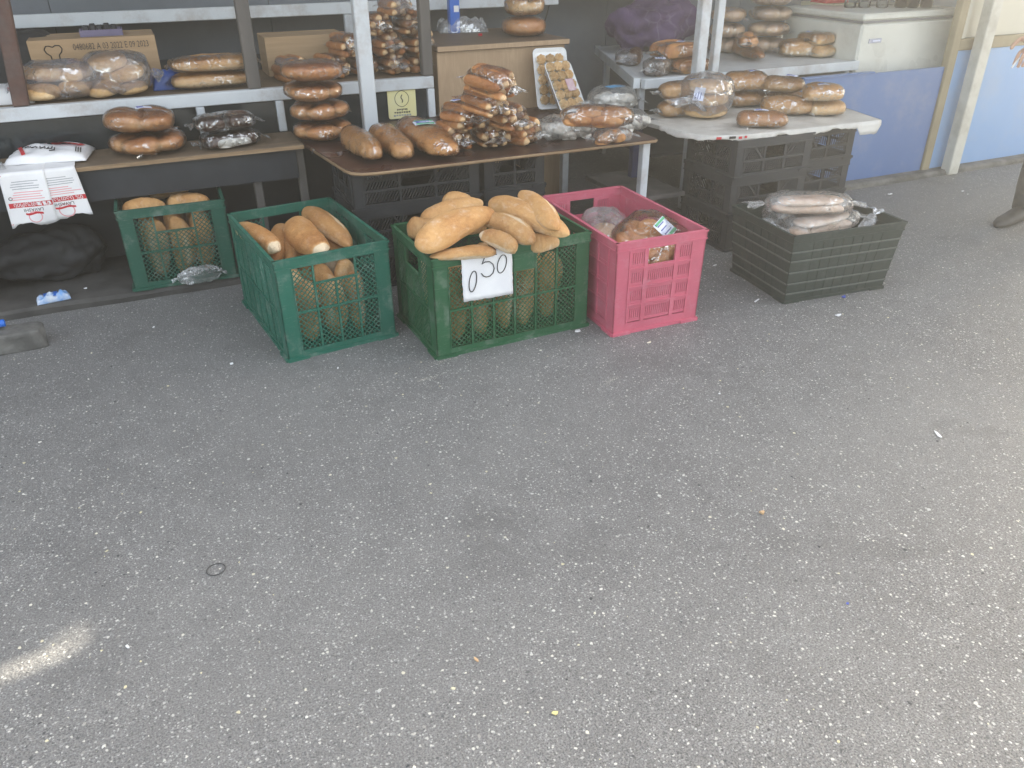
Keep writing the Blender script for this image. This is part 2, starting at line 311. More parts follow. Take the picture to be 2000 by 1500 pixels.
MT = dict(
 asphalt=asphalt_mat(),
 concrete=pm('concrete', (.17, .165, .155), (.1, .097, .092), 12, .85, .4, .01, dirt=(.05, .048, .045), dirt_amt=.8),
 slab=pm('slab', (.085, .08, .075), (.05, .047, .045), 9, .8, .3, .006, dirt=(.03, .028, .026), dirt_amt=.7),
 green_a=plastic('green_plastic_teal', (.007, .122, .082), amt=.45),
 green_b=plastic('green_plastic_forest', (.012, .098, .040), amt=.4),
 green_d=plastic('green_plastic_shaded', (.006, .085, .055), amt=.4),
 pink=plastic('pink_plastic', (.56, .115, .175), (.6, .35, .4), .3),
 blackp=plastic('black_plastic', (.030, .032, .037), (.11, .11, .105), .4),
 olive=plastic('dark_green_plastic', (.026, .038, .033), (.16, .16, .145), .4),
 olive_worn=plastic('dark_green_plastic_worn', (.10, .115, .105), (.24, .24, .22), .6),
 bread=bread_mat('bread_crust', (.80, .63, .44), (.64, .375, .165), (.52, .265, .10), (.35, .145, .05), .6, flour=.45),
 bread_tan=bread_mat('bread_tan', (.80, .62, .42), (.58, .31, .125), (.44, .205, .072), (.28, .11, .038), .5, flour=.3),
 bread_gl=bread_mat('bread_glazed', (.80, .62, .40), (.70, .40, .17), (.58, .28, .10), (.36, .14, .045), .38, flour=.08),
 bread_dk=bread_mat('bread_brown', (.76, .53, .31), (.63, .32, .13), (.51, .215, .08), (.31, .11, .04), .4, flour=.15),
 bread_pl=bread_mat('bread_pale', (.78, .62, .42), (.70, .45, .22), (.52, .27, .10), (.34, .15, .05), .45),
 stick=bread_mat('bread_stick', (.74, .50, .28), (.50, .22, .08), (.37, .14, .048), (.22, .075, .027), .38),
 choc=bread_mat('chocolate_cake', (.5, .35, .22), (.10, .035, .018), (.05, .018, .010), (.03, .01, .006), .35),
 rye=bread_mat('rye_bread', (.30, .17, .08), (.12, .05, .022), (.07, .028, .014), (.045, .018, .01), .5),
 white_bun=bread_mat('iced_gingerbread', (.82, .80, .76), (.7, .64, .56), (.5, .38, .26), (.3, .2, .12), .5),
 pastry=bread_mat('pastry', (.84, .70, .50), (.68, .48, .27), (.46, .26, .11), (.28, .13, .05), .5),
 wrap=wrap_mat('clear_wrap', .006, rough=.08), wrap_h=wrap_mat('hazy_wrap', .14, scale=9, film=(.68, .68, .74)), wrap_c=wrap_mat('crumpled_clear_bag', .09, scale=16, rough=.14),
 wrap_w=wrap_mat('milky_wrap', .2, scale=11, film=(.8, .8, .82)),
 purple=wrap_mat('purple_bag', .75, (.35, .25, .45), 5, .10, .4, (.13, .085, .17)),
 blackbag=pm('black_bag', (.040, .040, .043), (.026, .026, .028), 9, .65, .6, .012, spec=.2),
 bluebag=pm('blue_film', (.01, .09, .42), (.008, .06, .3), 8, .3, .4, .01),
 ply=ply_mat('plywood', (.22, .155, .10), (.155, .11, .072), (.07, .052, .04)),
 ply_edge=ply_mat('plywood_edge', (.40, .28, .17), (.22, .14, .08), (.12, .09, .06), along=(1, 1, 60)),
 laminate=pm('brown_laminate', (.060, .024, .018), (.042, .016, .013), 7, .3, .05, dirt=(.12, .08, .06), dirt_amt=.35, spec=.5),
 oak=ply_mat('light_oak_board', (.43, .30, .195), (.36, .245, .155), (.33, .22, .14), .5, (9, 9, .9)),
 oak_top=ply_mat('worn_cabinet_top', (.20, .14, .095), (.15, .10, .07), (.09, .07, .055), .55),
 wmetal=pm('white_painted_steel', (.60, .63, .66), (.52, .55, .58), 5, .42, .08, dirt=(.20, .11, .06), dirt_amt=.55, dirt_scale=4.5),
 rust=pm('rusty_steel', (.12, .055, .04), (.065, .045, .042), 9, .8, .3, dirt=(.19, .18, .17), dirt_amt=.35),
 dkwood=pm('dark_steel_post', (.13, .115, .105), (.075, .068, .064), 9, .7, .2, stretch=(1, 1, .2)),
 darkpanel=pm('dark_board', (.024, .027, .034), (.014, .016, .021), 5, .7, .1),
 darkglass=pm('dark_glass', (.010, .015, .019), (.014, .021, .026), 3, .07, .0, spec=.5, dirt=(.05, .055, .06), dirt_amt=.35),
 greywall=pm('grey_painted_board', (.20, .22, .25), (.15, .168, .19), 2.5, .75, .05, dirt=(.11, .115, .13), dirt_amt=.5, dirt_scale=2),
 card=pm('cardboard', (.42, .28, .165), (.37, .245, .14), 6, .8, .1, stretch=(1, 1, 12)),
 ink=flat('dark_ink', (.05, .04, .035), .7), black=flat('black_marker', (.008, .008, .010), .5), red=flat('red_print', (.52, .025, .035), .4),
 grey_ink=flat('grey_print', (.30, .30, .33), .6), pink_ink=flat('pink_print', (.72, .30, .33), .5),
 paper=pm('white_paper', (.82, .82, .83), (.72, .72, .75), 9, .7, .3, .004),
 film_w=pm('white_bag_film', (.80, .79, .80), (.70, .69, .71), 8, .32, .5, .008),
 label=pm('paper_label', (.74, .76, .88), (.66, .69, .82), 30, .5, .0), label_blue=flat('label_print', (.12, .14, .35), .5),
 label_green=flat('label_green', (.10, .42, .22), .45), label_pic=flat('label_picture', (.62, .40, .28), .45),
 foam=pm('white_foam', (.84, .85, .87), (.78, .79, .82), 20, .5, .05), yellow=pm('yellow_card', (.78, .66, .22), (.72, .68, .42), 4, .6, .05),
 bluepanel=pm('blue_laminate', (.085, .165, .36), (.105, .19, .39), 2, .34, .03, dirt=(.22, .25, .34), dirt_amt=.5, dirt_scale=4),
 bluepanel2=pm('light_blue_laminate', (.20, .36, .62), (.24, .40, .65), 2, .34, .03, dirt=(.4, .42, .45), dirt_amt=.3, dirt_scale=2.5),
 tan=pm('tan_trim', (.34, .28, .18), (.27, .22, .14), 5, .6, .05), cream=pm('cream_board', (.62, .59, .50), (.55, .52, .44), 2, .5, .05),
 freezer=pm('white_enamel', (.66, .66, .61), (.58, .58, .53), 4, .3, .04, dirt=(.40, .37, .32), dirt_amt=.45), grey=flat('grey_plastic', (.18, .18, .19), .5),
 blue=flat('bright_blue', (.01, .13, .55), .35), cloth=pm('dark_trousers', (.045, .045, .045), (.032, .032, .034), 40, .85, .2), jacket=pm('dark_jacket', (.05, .05, .055), (.035, .035, .04), 30, .8, .2),
 leather=pm('dark_leather', (.03, .028, .028), (.05, .045, .042), 25, .5, .2), skin=pm('skin', (.52, .30, .21), (.46, .25, .17), 14, .5, .1), hair=flat('dark_hair', (.02, .016, .013), .6),
 glass=glass_mat('bottle_glass'), cola=flat('dark_bottle', (.012, .010, .009), .12), filmtable=pm('printed_white_film', (.60, .58, .55), (.48, .46, .43), 9, .45, .7, .012, dirt=(.30, .27, .24), dirt_amt=.7),
 roof=pm('galvanised_sheet', (.50, .51, .52), (.42, .43, .44), 4, .6, .05), beige=pm('carton_beige', (.55, .50, .36), (.48, .43, .30), 5, .8, .08),
 flat=bread_mat('flatbread', (.80, .68, .58), (.74, .56, .44), (.55, .34, .22), (.36, .19, .1), .6, flour=.6),
 chipm=None)
def chip_mat():
    m, t, out = nt('stone_chips'); p = N(t, 'BsdfPrincipled'); at = N(t, 'Attribute', attribute_name='crust')
    c = ramp(t, at.outputs['Fac'], [(0, (.04, .04, .045)), (.2, (.07, .07, .075)), (.35, (.30, .29, .28)), (.7, (.5, .49, .47)), (.9, (.62, .6, .56)), (1, (.60, .53, .30))])
    L(t, c, p.inputs['Base Color']); p.inputs['Roughness'].default_value = .32; L(t, p.outputs[0], out.inputs[0]); return m
MT['chipm'] = chip_mat()

# ------------------------------------------------------------------ ground
g = MB().add([(-60, -60, 0), (60, -60, 0), (60, 60, 0), (-60, 60, 0)], [(0, 1, 2, 3)]).build('ground', MT['asphalt']); struct(g)
# bigger stone chips worn proud of the asphalt
def chips():
    r = np.random.RandomState(3); V = []; F = []; A = []
    n = 0
    while n < 3000:
        x, y = -1.0+5.4*r.rand(), .3+3.0*r.rand()
        d = math.hypot(x, y)
        if r.rand() > (1.0 if d < 2.2 else (2.2/d)**2): continue
        n += 1; s = .0014+.0040*r.rand()**3.5; a0 = r.rand()*6.28; e = .45+.5*r.rand(); k = 5+int(3*r.rand()); b = len(V); col = r.rand()
        h = .0006+s*.16
        ring = []
        for i in range(k):
            a = 6.283*i/k+.4*r.rand(); q = s*(.75+.5*r.rand()); px, py = q*math.cos(a), q*e*math.sin(a)
            ring.append((x+px*math.cos(a0)-py*math.sin(a0), y+px*math.sin(a0)+py*math.cos(a0)))
        tx, ty = (r.rand()-.5)*.35, (r.rand()-.5)*.35
        for (px, py) in ring: V.append((px, py, -.001))
        for (px, py) in ring:
            qx, qy = x+(px-x)*.75, y+(py-y)*.75; V.append((qx, qy, h+(qx-x)*tx+(qy-y)*ty))
        F += [(b+i, b+(i+1) % k, b+k+(i+1) % k, b+k+i) for i in range(k)] + [tuple(b+k+i for i in range(k))]
        A += [col]*(2*k)
    me = bpy.data.meshes.new('stone_chips'); me.from_pydata(V, [], F); me.materials.append(MT['chipm'])
    a = me.attributes.new('crust', 'FLOAT', 'POINT'); a.data.foreach_set('value', np.array(A, dtype=np.float32)); me.update()
    return stuff(tag(put(me, 'stone_chips'), 'pale and dark stone chips worn out of the asphalt', 'gravel'))
chips()
# raised concrete strip the left stall stands on, and the base under the kiosk wall on the right
def rough_slab(name, x0, x1, y0, y1, z1, mat, nx=60, seed=1, amp=.006):
    """slab with a crumbling front edge"""
    xs = np.linspace(x0, x1, nx); prof = [(0, -.02), (0, z1-.012), (.012, z1), (.06, z1+.001), (y1-y0, z1)]
    V = []; F = []
    for i, x in enumerate(xs):
        for j, (dy, z) in enumerate(prof):
            w = float(wav(np.array([[x, dy*3, z*4]]), seed, 14)[0]); V.append((x, y0+dy+(w*amp if j < 4 else 0), z+(w*.002 if 0 < j < 4 else 0)))
    m = len(prof)
    for i in range(nx-1):
        for j in range(m-1): F.append((i*m+j, (i+1)*m+j, (i+1)*m+j+1, i*m+j+1))
    F += [tuple(range(m)), tuple((nx-1)*m+k for k in range(m-1, -1, -1))]
    me = bpy.data.meshes.new(name); me.from_pydata(V, [], F); me.materials.append(mat); me.update(); return struct(put(me, name))
rough_slab('stall_floor', -4, .86, 3.345, 4.9, .034, MT['slab'])
rough_slab('kiosk_base', 3.16, 7.5, 3.30, 3.45, .028, MT['concrete'], 60, 5, .004)

# loose broken kerb stone at the left edge
def rock_block(name, sx, sy, sz, mat, seed, amp=.006, n=8):
    b = MB(); e = 5.
    th = np.linspace(-math.pi/2, math.pi/2, 18)[:, None]; ph = np.linspace(0, 2*math.pi, 28, endpoint=False)[None]
    f = lambda c, p: np.sign(c)*np.abs(c)**p
    X = sx*f(np.cos(th), .25)*f(np.cos(ph), .25); Y = sy*f(np.cos(th), .25)*f(np.sin(ph), .25); Z = sz*f(np.sin(th), .25)+0*ph
    P = np.stack([X, Y, Z], -1).reshape(-1, 3); d = wav(P, seed, 40)*amp+wav(P, seed+1, 110)*amp*.5
    P = P*(1+(d/np.maximum(np.linalg.norm(P, axis=1), .02))[:, None]); P = P.reshape(18, 28, 3)
    return gridmesh(name, P[..., 0], P[..., 1], P[..., 2], mat, wrap_u=True, smooth=False)
tag(put(rock_block('kerb_stone', .16, .055, .038, MT['concrete'], 4), 'kerb_stone', loc=(-.645, 3.075, .034), rot=(0, 0, .03)), 'broken grey concrete kerb stone lying under a blue capped bottle', 'kerb stone')

# ------------------------------------------------------------------ the stall: frame, shelves, back wall, roof
stall = thing('market_stall', 'open bread stall of white painted steel frame with shelves and dark glass front panels', 'market stall', (.4, 4.2, 0))
def part(b, name, mat, parent=None, smooth=False):
    parent = parent or stall; o = b.build(name, mat, parent, smooth)
    o.matrix_parent_inverse = Matrix.Translation(-Vector(parent.location)) if parent.rotation_euler.to_quaternion().angle < 1e-6 else parent.matrix_basis.inverted(); return o
SZ, SY, BZ = .705, 3.76, .52                                     # shelf height and shelf front
def post(cx, cy, w, d, z0, z1, mat, name='post', lean=0.):
    b = MB(); b.bbox(cx-w/2, cx+w/2, cy-d/2, cy+d/2, z0, z1, .004); b.v = [(x+lean*(z-z0), y, z) for x, y, z in b.v]; return part(b, name, mat)
post(.907, 3.545, .062, .05, .0455, 2.56, MT['wmetal'])
post(2.535, 3.42, .052, .05, 0.001, 2.56, MT['wmetal'])
post(2.665, 3.47, .040, .04, 0.001, 2.56, MT['wmetal'])
post(-.425, SY+.03, .058, .05, SZ+.002, 2.56, MT['rust'], lean=.09)
post(.472, SY+.03, .055, .045, SZ+.002, 2.56, MT['dkwood'])
post(1.262, SY+.03, .05, .045, SZ+.002, 2.56, MT['dkwood'])
part(MB().bbox(-1.6, 1.285, SY, SY+.04, SZ-.052, SZ, .003), 'shelf_beam', MT['wmetal'])
part(MB().box(-1.6, 1.285, SY+.042, 4.38, SZ-.022, SZ-.004), 'shelf_board', MT['ply'])
for x in (-.62, .232, .565, 1.268): part(MB().bbox(x-.017, x+.017, SY-.004, SY+.036, BZ+.001, SZ-.054, .003), 'upright', MT['wmetal'])
for x0, x1 in ((-1.6, -.64), (-.6, .213), (.252, .546), (.585, 1.248)):
    part(MB().box(x0, x1, SY+.012, SY+.018, BZ-.004, SZ-.056), 'glass_panel', MT['darkglass'])
part(MB().box(-1.6, 1.285, SY+.02, SY+.029, .05, BZ-.006), 'shade_board', MT['darkpanel'])  # added dark board standing in for the deep shade under the bench
part(MB().box(-1.6, 1.285, SY+.03, 4.38, .06, .10), 'lower_shelf_board', MT['darkpanel'])
# back wall boards, back shelf
for i in range(11): part(MB().box(-2.4+i*1.05, -2.4+(i+1)*1.05-.004, 4.86, 4.88, .03, 2.70), 'back_wall_board', MT['greywall'])
part(MB().box(-2.42, 9.15, 4.884, 4.896, .0, 2.70), 'light_block_sheet', MT['darkpanel'])  # added unseen sheet that stops sun leaking through the board joints
part(MB().box(-2.4, 2.28, 4.46, 4.86, .935, .955), 'back_shelf_board', MT['darkpanel'])
part(MB().bbox(-2.4, 2.28, 4.43, 4.458, .93, .985, .003), 'back_shelf_beam', MT['wmetal'])
part(MB().box(-2.4, 2.28, 4.56, 4.58, .046, .75), 'backing_board', MT['darkpanel'])
part(MB().box(-2.42, -2.40, 3.4, 4.9, .046, 2.5), 'side_wall_board', MT['darkpanel'])
part(MB().bbox(1.05, 1.09, 4.43, 4.458, .046, .928, .003), 'back_upright', MT['wmetal'])
part(MB().box(2.29, 3.3, 4.5, 4.85, .96, .98), 'back_shelf_board', MT['wmetal'])
# unseen roof sheets; front overhang and gap shaped for street shade and sun streak
def sheet(x0, x1, y0, y1, z):
    n = 26; xs = np.linspace(x0, x1, n); b = MB(); V = []
    for i, x in enumerate(xs):
        zz = z+.012*math.sin(i*math.pi/2); V += [(x, y0, zz), (x, y1, zz+.09*(y1-y0)), (x, y0, zz-.002), (x, y1, zz+.09*(y1-y0)-.002)]
    F = []
    for i in range(n-1): a, c = 4*i, 4*(i+1); F += [(a, c, c+1, a+1), (a+2, a+3, c+3, c+2), (a, a+2, c+2, c), (a+1, c+1, c+3, a+3)]
    F += [(0, 1, 3, 2), (4*n-4, 4*n-2, 4*n-1, 4*n-3)]
    b.add(V, F); return part(b, 'roof_sheet', MT['roof'])
for i in range(12):
    x0 = -3.25+i*1.0
    gap = (i == 6)
    sheet(x0, x0+1.04, 3.05 if i < 6 else 2.25, 3.33 if gap else 3.60, (2.58 if i < 6 else 2.508)+(i % 2)*.006)
    sheet(x0, x0+1.04, 3.385 if gap else 3.45, 6.4, 2.645+(i % 2)*.006)
part(MB().bbox(-3.8, 8.2, 3.38, 3.44, 2.5, 2.56, .004), 'roof_beam', MT['wmetal'])
part(MB().bbox(-3.8, 8.2, 4.90, 4.96, 2.5, 2.64, .004), 'roof_beam', MT['wmetal'])

# plywood bench of the left stall
bench = thing('bench', 'low worn plywood bench with dark skirt board in front of the dark glass panels', 'bench', (0, 3.6, .036))
part(MB().bbox(-1.7, .595, 3.47, SY-.008, BZ-.018, BZ, .002), 'bench_board', [MT['ply']], bench)
part(MB().box(-1.7, .595, 3.466, 3.469, BZ-.017, BZ-.002), 'board_edge', [MT['ply_edge']], bench)
part(MB().box(-1.7, .56, 3.487, 3.505, BZ-.14, BZ-.019), 'skirt_board', MT['darkpanel'], bench)
for x in (-1.3, .39, .58): part(MB().bbox(x-.017, x+.017, 3.507, 3.545, .036, BZ-.019, .003), 'leg', MT['dkwood'], bench)

# dark brown table resting on black crates
TX = [(.86, 3.73), (.60, 3.70), (.60, 3.47), (.612, 3.40), (.655, 3.0), (.668, 2.955), (.70, 2.928), (.75, 2.915), (1.97, 2.905), (1.985, 2.92), (1.985, 3.765), (.955, 3.765), (.955, 3.508), (.86, 3.508)]
table = thing('display_table', 'dark brown laminate table board with pale worn edge loaded with bread', 'table', (1.3, 3.2, 0))
part(MB().poly(TX, BZ-.016, BZ), 'tabletop', MT['laminate'], table)
def offset_poly(P, d):
    c = Vector((sum(p[0] for p in P)/len(P), sum(p[1] for p in P)/len(P))); return [(c.x+(p[0]-c.x)*(1+d/.6), c.y+(p[1]-c.y)*(1+d/.3)) for p in P]
part(MB().tube([(x, y-.001, BZ-.009) for x, y in TX[3:10]], .0065, 6), 'edge_band', MT['ply_edge'], table, True)
for x, y in ((1.955, 2.96), (1.955, 3.7), (1.55, 3.2)): part(MB().bbox(x-.018, x+.018, y-.018, y+.018, .001, BZ-.0165, .003), 'leg', MT['wmetal'] if x > 1.9 else MT['dkwood'], table)
part(MB().bbox(1.973, 2.26, 3.05, 3.5, .20, .222, .003), 'lower_shelf', MT['dkwood'], table)

# oak cabinet behind the table
cab = thing('cabinet', 'light oak board cabinet with worn top behind the brown table', 'cabinet', (1.65, 4.0, 0))
part(MB().box(1.315, 1.985, 3.785, 3.803, .001, .803), 'front_panel', MT['oak'], cab)
for x in (1.316, 1.966): part(MB().box(x, x+.018, 3.8045, 4.36, .001, .803), 'side_panel', MT['oak'], cab)
part(MB().bbox(1.312, 2.005, 3.77, 4.40, .804, .830, .003), 'cabinet_top', MT['oak_top'], cab)
part(MB().box(1.314, 2.003, 3.7675, 3.7695, .807, .828), 'edge_strip', MT['oak'], cab)

# white display table right of the posts
wt = thing('white_table', 'white painted steel display table behind the posts piled with wrapped bread', 'table', (3, 4, 0))
WZ = .662
WP = [(2.26, 3.50), (3.62, 3.50), (3.62, 4.7), (2.72, 4.7)]
part(MB().poly(WP, WZ-.018, WZ-.004), 'tabletop', pm('white_top', (.62, .64, .66), (.54, .56, .58), 5, .4, .04, dirt=(.34, .33, .31), dirt_amt=.4), wt)
part(MB().bbox(2.70, 3.64, 3.465, 3.498, WZ-.045, WZ+.002, .003), 'front_rail', MT['wmetal'], wt)
part(MB().bbox(2.26, 2.60, 3.46, 3.498, WZ-.045, WZ+.001, .003), 'front_rail', MT['wmetal'], wt)
b = MB(); d = Vector((.46, 1.2, 0)).normalized(); n = Vector((-d.y, d.x, 0))
def _T(p): q = Vector((2.255, 3.50, 0)) + d*p[0] + n*p[1]; return (q.x, q.y, p[2])
b.box(0, 1.285, -.002, .03, WZ-.045, WZ+.002, T=_T); part(b, 'side_rail', MT['wmetal'], wt)
for x, y in ((2.285, 3.53), (3.60, 3.52), (2.75, 4.66), (3.58, 4.66)): part(MB().bbox(x-.016, x+.016, y-.016, y+.016, .03 if False else .001, WZ-.047, .003), 'leg', MT['wmetal'], wt)
part(MB().box(2.40, 3.58, 3.56, 4.6, .25, .268), 'lower_shelf', MT['darkpanel'], wt)
post2 = part(MB().bbox(2.155, 2.205, 3.36, 3.40, .001, .50, .004), 'blue_upright', pm('navy_paint', (.03, .04, .12), (.02, .03, .09), 8, .5, .1), wt)

# kiosk on the right: blue panels, corner post, cream window wall
kiosk = thing('kiosk', 'market kiosk clad in blue panels with tan corner trim beyond the stall', 'kiosk', (4.5, 3.6, 0))
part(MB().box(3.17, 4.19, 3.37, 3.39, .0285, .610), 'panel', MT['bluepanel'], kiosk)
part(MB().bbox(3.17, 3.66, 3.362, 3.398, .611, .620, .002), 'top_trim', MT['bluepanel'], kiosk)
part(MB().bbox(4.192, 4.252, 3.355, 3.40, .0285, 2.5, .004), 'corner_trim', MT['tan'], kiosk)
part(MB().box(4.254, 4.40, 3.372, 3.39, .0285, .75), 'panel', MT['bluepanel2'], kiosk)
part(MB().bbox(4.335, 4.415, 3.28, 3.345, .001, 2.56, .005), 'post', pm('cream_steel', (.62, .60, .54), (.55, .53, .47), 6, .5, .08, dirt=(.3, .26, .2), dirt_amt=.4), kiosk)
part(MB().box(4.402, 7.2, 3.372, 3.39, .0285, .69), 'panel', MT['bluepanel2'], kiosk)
part(MB().bbox(4.256, 7.2, 3.362, 3.40, .752 if False else .691, .752, .003), 'ledge', MT['tan'], kiosk)
part(MB().box(4.256, 7.2, 3.40, 3.412, .753, 2.5), 'window_board', MT['cream'], kiosk)
part(MB().bbox(4.262, 4.29, 3.365, 3.398, .753, 2.5, .003), 'window_frame', MT['cream'], kiosk)
part(MB().box(4.30, 7.2, 3.413, 4.9, 2.45, 2.5), 'ceiling_board', MT['greywall'], kiosk)
part(MB().box(4.9, 7.2, 3.414, 3.43, .753, 2.4), 'inner_board', MT['cream'], kiosk)

# chest freezer behind the blue panel
fz = thing('freezer', 'white chest freezer with pale lid standing behind the blue panel', 'freezer', (3.95, 3.8, 0))
part(MB().bbox(3.645, 4.42, 3.50, 4.12, .001, .845, .012), 'body', MT['freezer'], fz)
part(MB().box(3.648, 4.417, 3.503, 4.117, .8455, .858), 'seal', MT['grey'], fz)
part(MB().bbox(3.640, 4.425, 3.495, 4.125, .8585, .893, .008), 'lid', MT['freezer'], fz)
part(MB().box(3.71, 3.80, 3.496, 3.4995, .745, .768), 'badge', pm('badge', (.42, .43, .52), None, 20, .4, 0), fz)
part(MB().box(3.735, 3.79, 3.4945, 3.4958, .752, .761), 'badge_print', MT['label'], fz)

# ------------------------------------------------------------------ plastic crates
def crate(name, label, loc, yaw, w, d, h, mat, style, group=None, flare=0., cat='crate', tilt=None):
    """a moulded crate; origin at its front-left bottom corner"""
    t_ = .0045
    root = thing(name, label, cat, loc, (0, 0, yaw), group)
    def TP(p):                                          # walls lean out by flare towards the top
        x, y, z = p; k = flare*(1-max(0, min(1, z/h))); return (w/2+(x-w/2)*(1-2*k/w), d/2+(y-d/2)*(1-2*k/d), z)
    walls = [(Vector((0, 0, 0)), Vector((1, 0, 0)), Vector((0, -1, 0)), w), (Vector((w, 0, 0)), Vector((0, 1, 0)), Vector((1, 0, 0)), d),
             (Vector((w, d, 0)), Vector((-1, 0, 0)), Vector((0, 1, 0)), w), (Vector((0, d, 0)), Vector((0, -1, 0)), Vector((-1, 0, 0)), d)]
    def mapper(o, u, n): return lambda p: TP(tuple(o + u*p[0] + n*p[1] + Vector((0, 0, p[2]))))
    cw = .052 if style != 'black' else .04
    rim, base = MB(), MB()
    posts = [MB() for _ in range(4)]
    for wi, (o, u, n, Lw) in enumerate(walls):
        T = mapper(o, u, n)
        pan, lat = MB(), MB()
        def bx(b, u0, u1, n0, n1, z0, z1): b.box(u0, u1, n0, n1, z0, z1, T=T)
        lip = .004
        # rim: top lip and lower ridge
        bx(rim, -.004, Lw+.004, -t_-.003, .0045, h-.007, h)
        bx(rim, -.0015, Lw+.0015, -t_, .0015, h-.030, h-.0071)
        bx(rim, -.003, Lw+.003, -t_+.001, .0035, h-.036, h-.0301)
        # corner posts (this wall's half of each)
        z0p, z1p = .012, h-.0361
        bx(posts[wi], 0, cw, -t_, 0, z0p, z1p); bx(posts[(wi+1) % 4], Lw-cw, Lw, -t_, 0, z0p, z1p)
        # foot
        bx(base, -.002, Lw+.002, -t_-.001, .004, 0, .0119)
        for uu in ((-.004, cw+.02), (Lw-cw-.02, Lw+.004)): bx(base, uu[0], uu[1], .0041, .010, .0, .010)
        zb, zt = .0120, h-.0361
        u0, u1 = cw+.0002, Lw-cw-.0002
        hole = Lw < .5 or style in ('pink', 'lattice')
        hw = .105 if style != 'black' else .12
        hz0, hz1 = h-.098, h-.0385
        if style == 'lattice':
            nc = 4 if Lw < .5 else 6
            cols = np.linspace(u0, u1, nc+1); rows = [zb+.018, zb+(zt-zb)*.50, zt-.004]
            bx(pan, u0, u1, -t_, 0, zb+.0001, zb+.018)
            bx(pan, u0, u1, -t_, .0035, rows[1]-.0035, rows[1]+.0035)
            for c in cols: 
                a0, a1 = max(u0, c-.0032), min(u1, c+.0032)
                if Lw < .5 and abs(c-Lw/2) < .01: bx(pan, a0, a1, -t_-.0005, .003, zb+.0181, hz0-.006)
                else: bx(pan, a0, a1, -t_-.0005, .003, zb+.0181, zt)
            has_hole = Lw < .5
            if has_hole:
                c0, c1 = cols[1]+.0033, cols[3]-.0033
                bx(pan, c0, c1, -t_, .004, hz0-.006, hz0)
            else:
                c0, c1 = cols[2 if wi == 0 else 2]+.0033, cols[4]-.0033
                bx(pan, c0, c1, -t_+.0005, .0005, hz0, zt)           # solid plate where the handle would be
            for ci in range(nc):
                for ri in range(2):
                    a, bb, lo, hi = cols[ci]+.0025, cols[ci+1]-.0025, rows[ri]+.003, rows[ri+1]-.003
                    if ri == 1 and ((has_hole and ci in (1, 2)) or (not has_hole and ci in (2, 3))): hi = hz0-.004
                    sp = .0185
                    for sgn in (1, -1):
                        cc = a-(hi-lo)+sp*.5
                        while cc < bb:
                            # line u = cc + (z-lo) (sgn 1) or mirrored
                            ua, ub = max(a, cc), min(bb, cc+(hi-lo))
                            if ub-ua > .004:
                                za, zb2 = lo+ua-cc, lo+ub-cc
                                if sgn < 0: ua, ub = a+bb-ua, a+bb-ub
                                q = .0011; nn0, nn1 = (-.0034, -.0012) if sgn > 0 else (-.0028, -.0006)
                                pts = [(ua-q, nn0, za+q*sgn), (ua+q, nn0, za-q*sgn), (ub+q, nn0, zb2-q*sgn), (ub-q, nn0, zb2+q*sgn)]
                                V = [T(p) for p in pts]+[T((p[0], nn1, p[2])) for p in pts]
                                lat.add(V, [(0, 1, 2, 3), (7, 6, 5, 4), (0, 4, 5, 1), (1, 5, 6, 2), (2, 6, 7, 3), (3, 7, 4, 0)])
                            cc += sp
        elif style == 'pink':
            fr = [0, .26, .74, 1.] if Lw < .5 else [0, .16, .38, .62, .84, 1.]
            cols = [u0+(u1-u0)*f for f in fr]; nr = 4; rows = np.linspace(zb+.03, zt, nr+1)
            bx(pan, u0, u1, -t_, 0, zb+.0001, zb+.03)
            for r in rows[1:-1]: bx(pan, u0, u1, -t_, .0035, r-.0035, r+.0035)
            for c in cols:
                a0, a1 = max(u0, c-.0075), min(u1, c+.0075); bx(pan, a0, a1, -t_-.0004, .0028, zb+.0301, zt)
            mid = len(cols)//2-1 if Lw < .5 else 2
            hc0, hc1 = cols[mid]+.0076, cols[mid+1]-.0076
            bx(pan, hc0, hc1, -t_, .0022, rows[3]+.0036, hz0)         # plate under the handle
            if Lw < .5:
                pass
            else: bx(pan, hc0, hc1, -t_, .0012, hz0+.0001, zt)
            for ci in range(len(cols)-1):
                for ri in range(nr):
                    if ci == mid and ri == 3: continue
                    a, bb, lo, hi = cols[ci]+.0076, cols[ci+1]-.0076, rows[ri]+.0036, rows[ri+1]-.0036
                    if ri == nr-1: hi = zt
                    bx(pan, a, bb, -t_, -.0005, lo, lo+.012); bx(pan, a, bb, -t_, -.0005, hi-.010, hi)
                    if Lw > .5 : bx(pan, a, bb, -t_+.0006, -.0015, lo+.0121, hi-.0101); continue
                    k = max(3, int((bb-a)/.0082)); st = (bb-a)/k
                    for q in range(k): bx(lat, a+q*st+.0012, a+(q+1)*st-.0012, -.0036, -.0008, lo+.0121, hi-.0101)
        elif style == 'ribbed':
            lat = None; rib = MB()
            bx(pan, u0, u1, -t_, 0, zb+.0001, zt)
            for f in (.12, .30, .50, .70, .86): 
                z = zb+(zt-zb)*f; bx(rib, .001, Lw-.001, .0001, .0052, z-.0026, z+.0026)
            k = 9 if Lw > .45 else 6
            for i in range(1, k):
                c = u0+(u1-u0)*i/k; bx(pan, c-.0018, c+.0018, .0001, .0026, zb+.004, zt-.002)
            ribs_ = rib
        elif style == 'black':
            rows = [zb+.010, zb+(zt-zb)*.52, zt]
            bx(pan, u0, u1, -t_, 0, zb+.0001, zb+.010); bx(pan, u0, u1, -t_, .003, rows[1]-.005, rows[1]+.005)
            for c in np.linspace(u0, u1, 3 if Lw < .36 else 4): bx(pan, max(u0, c-.005), min(u1, c+.005), -t_-.0003, .0025, zb+.0101, zt)
            hc = Lw/2
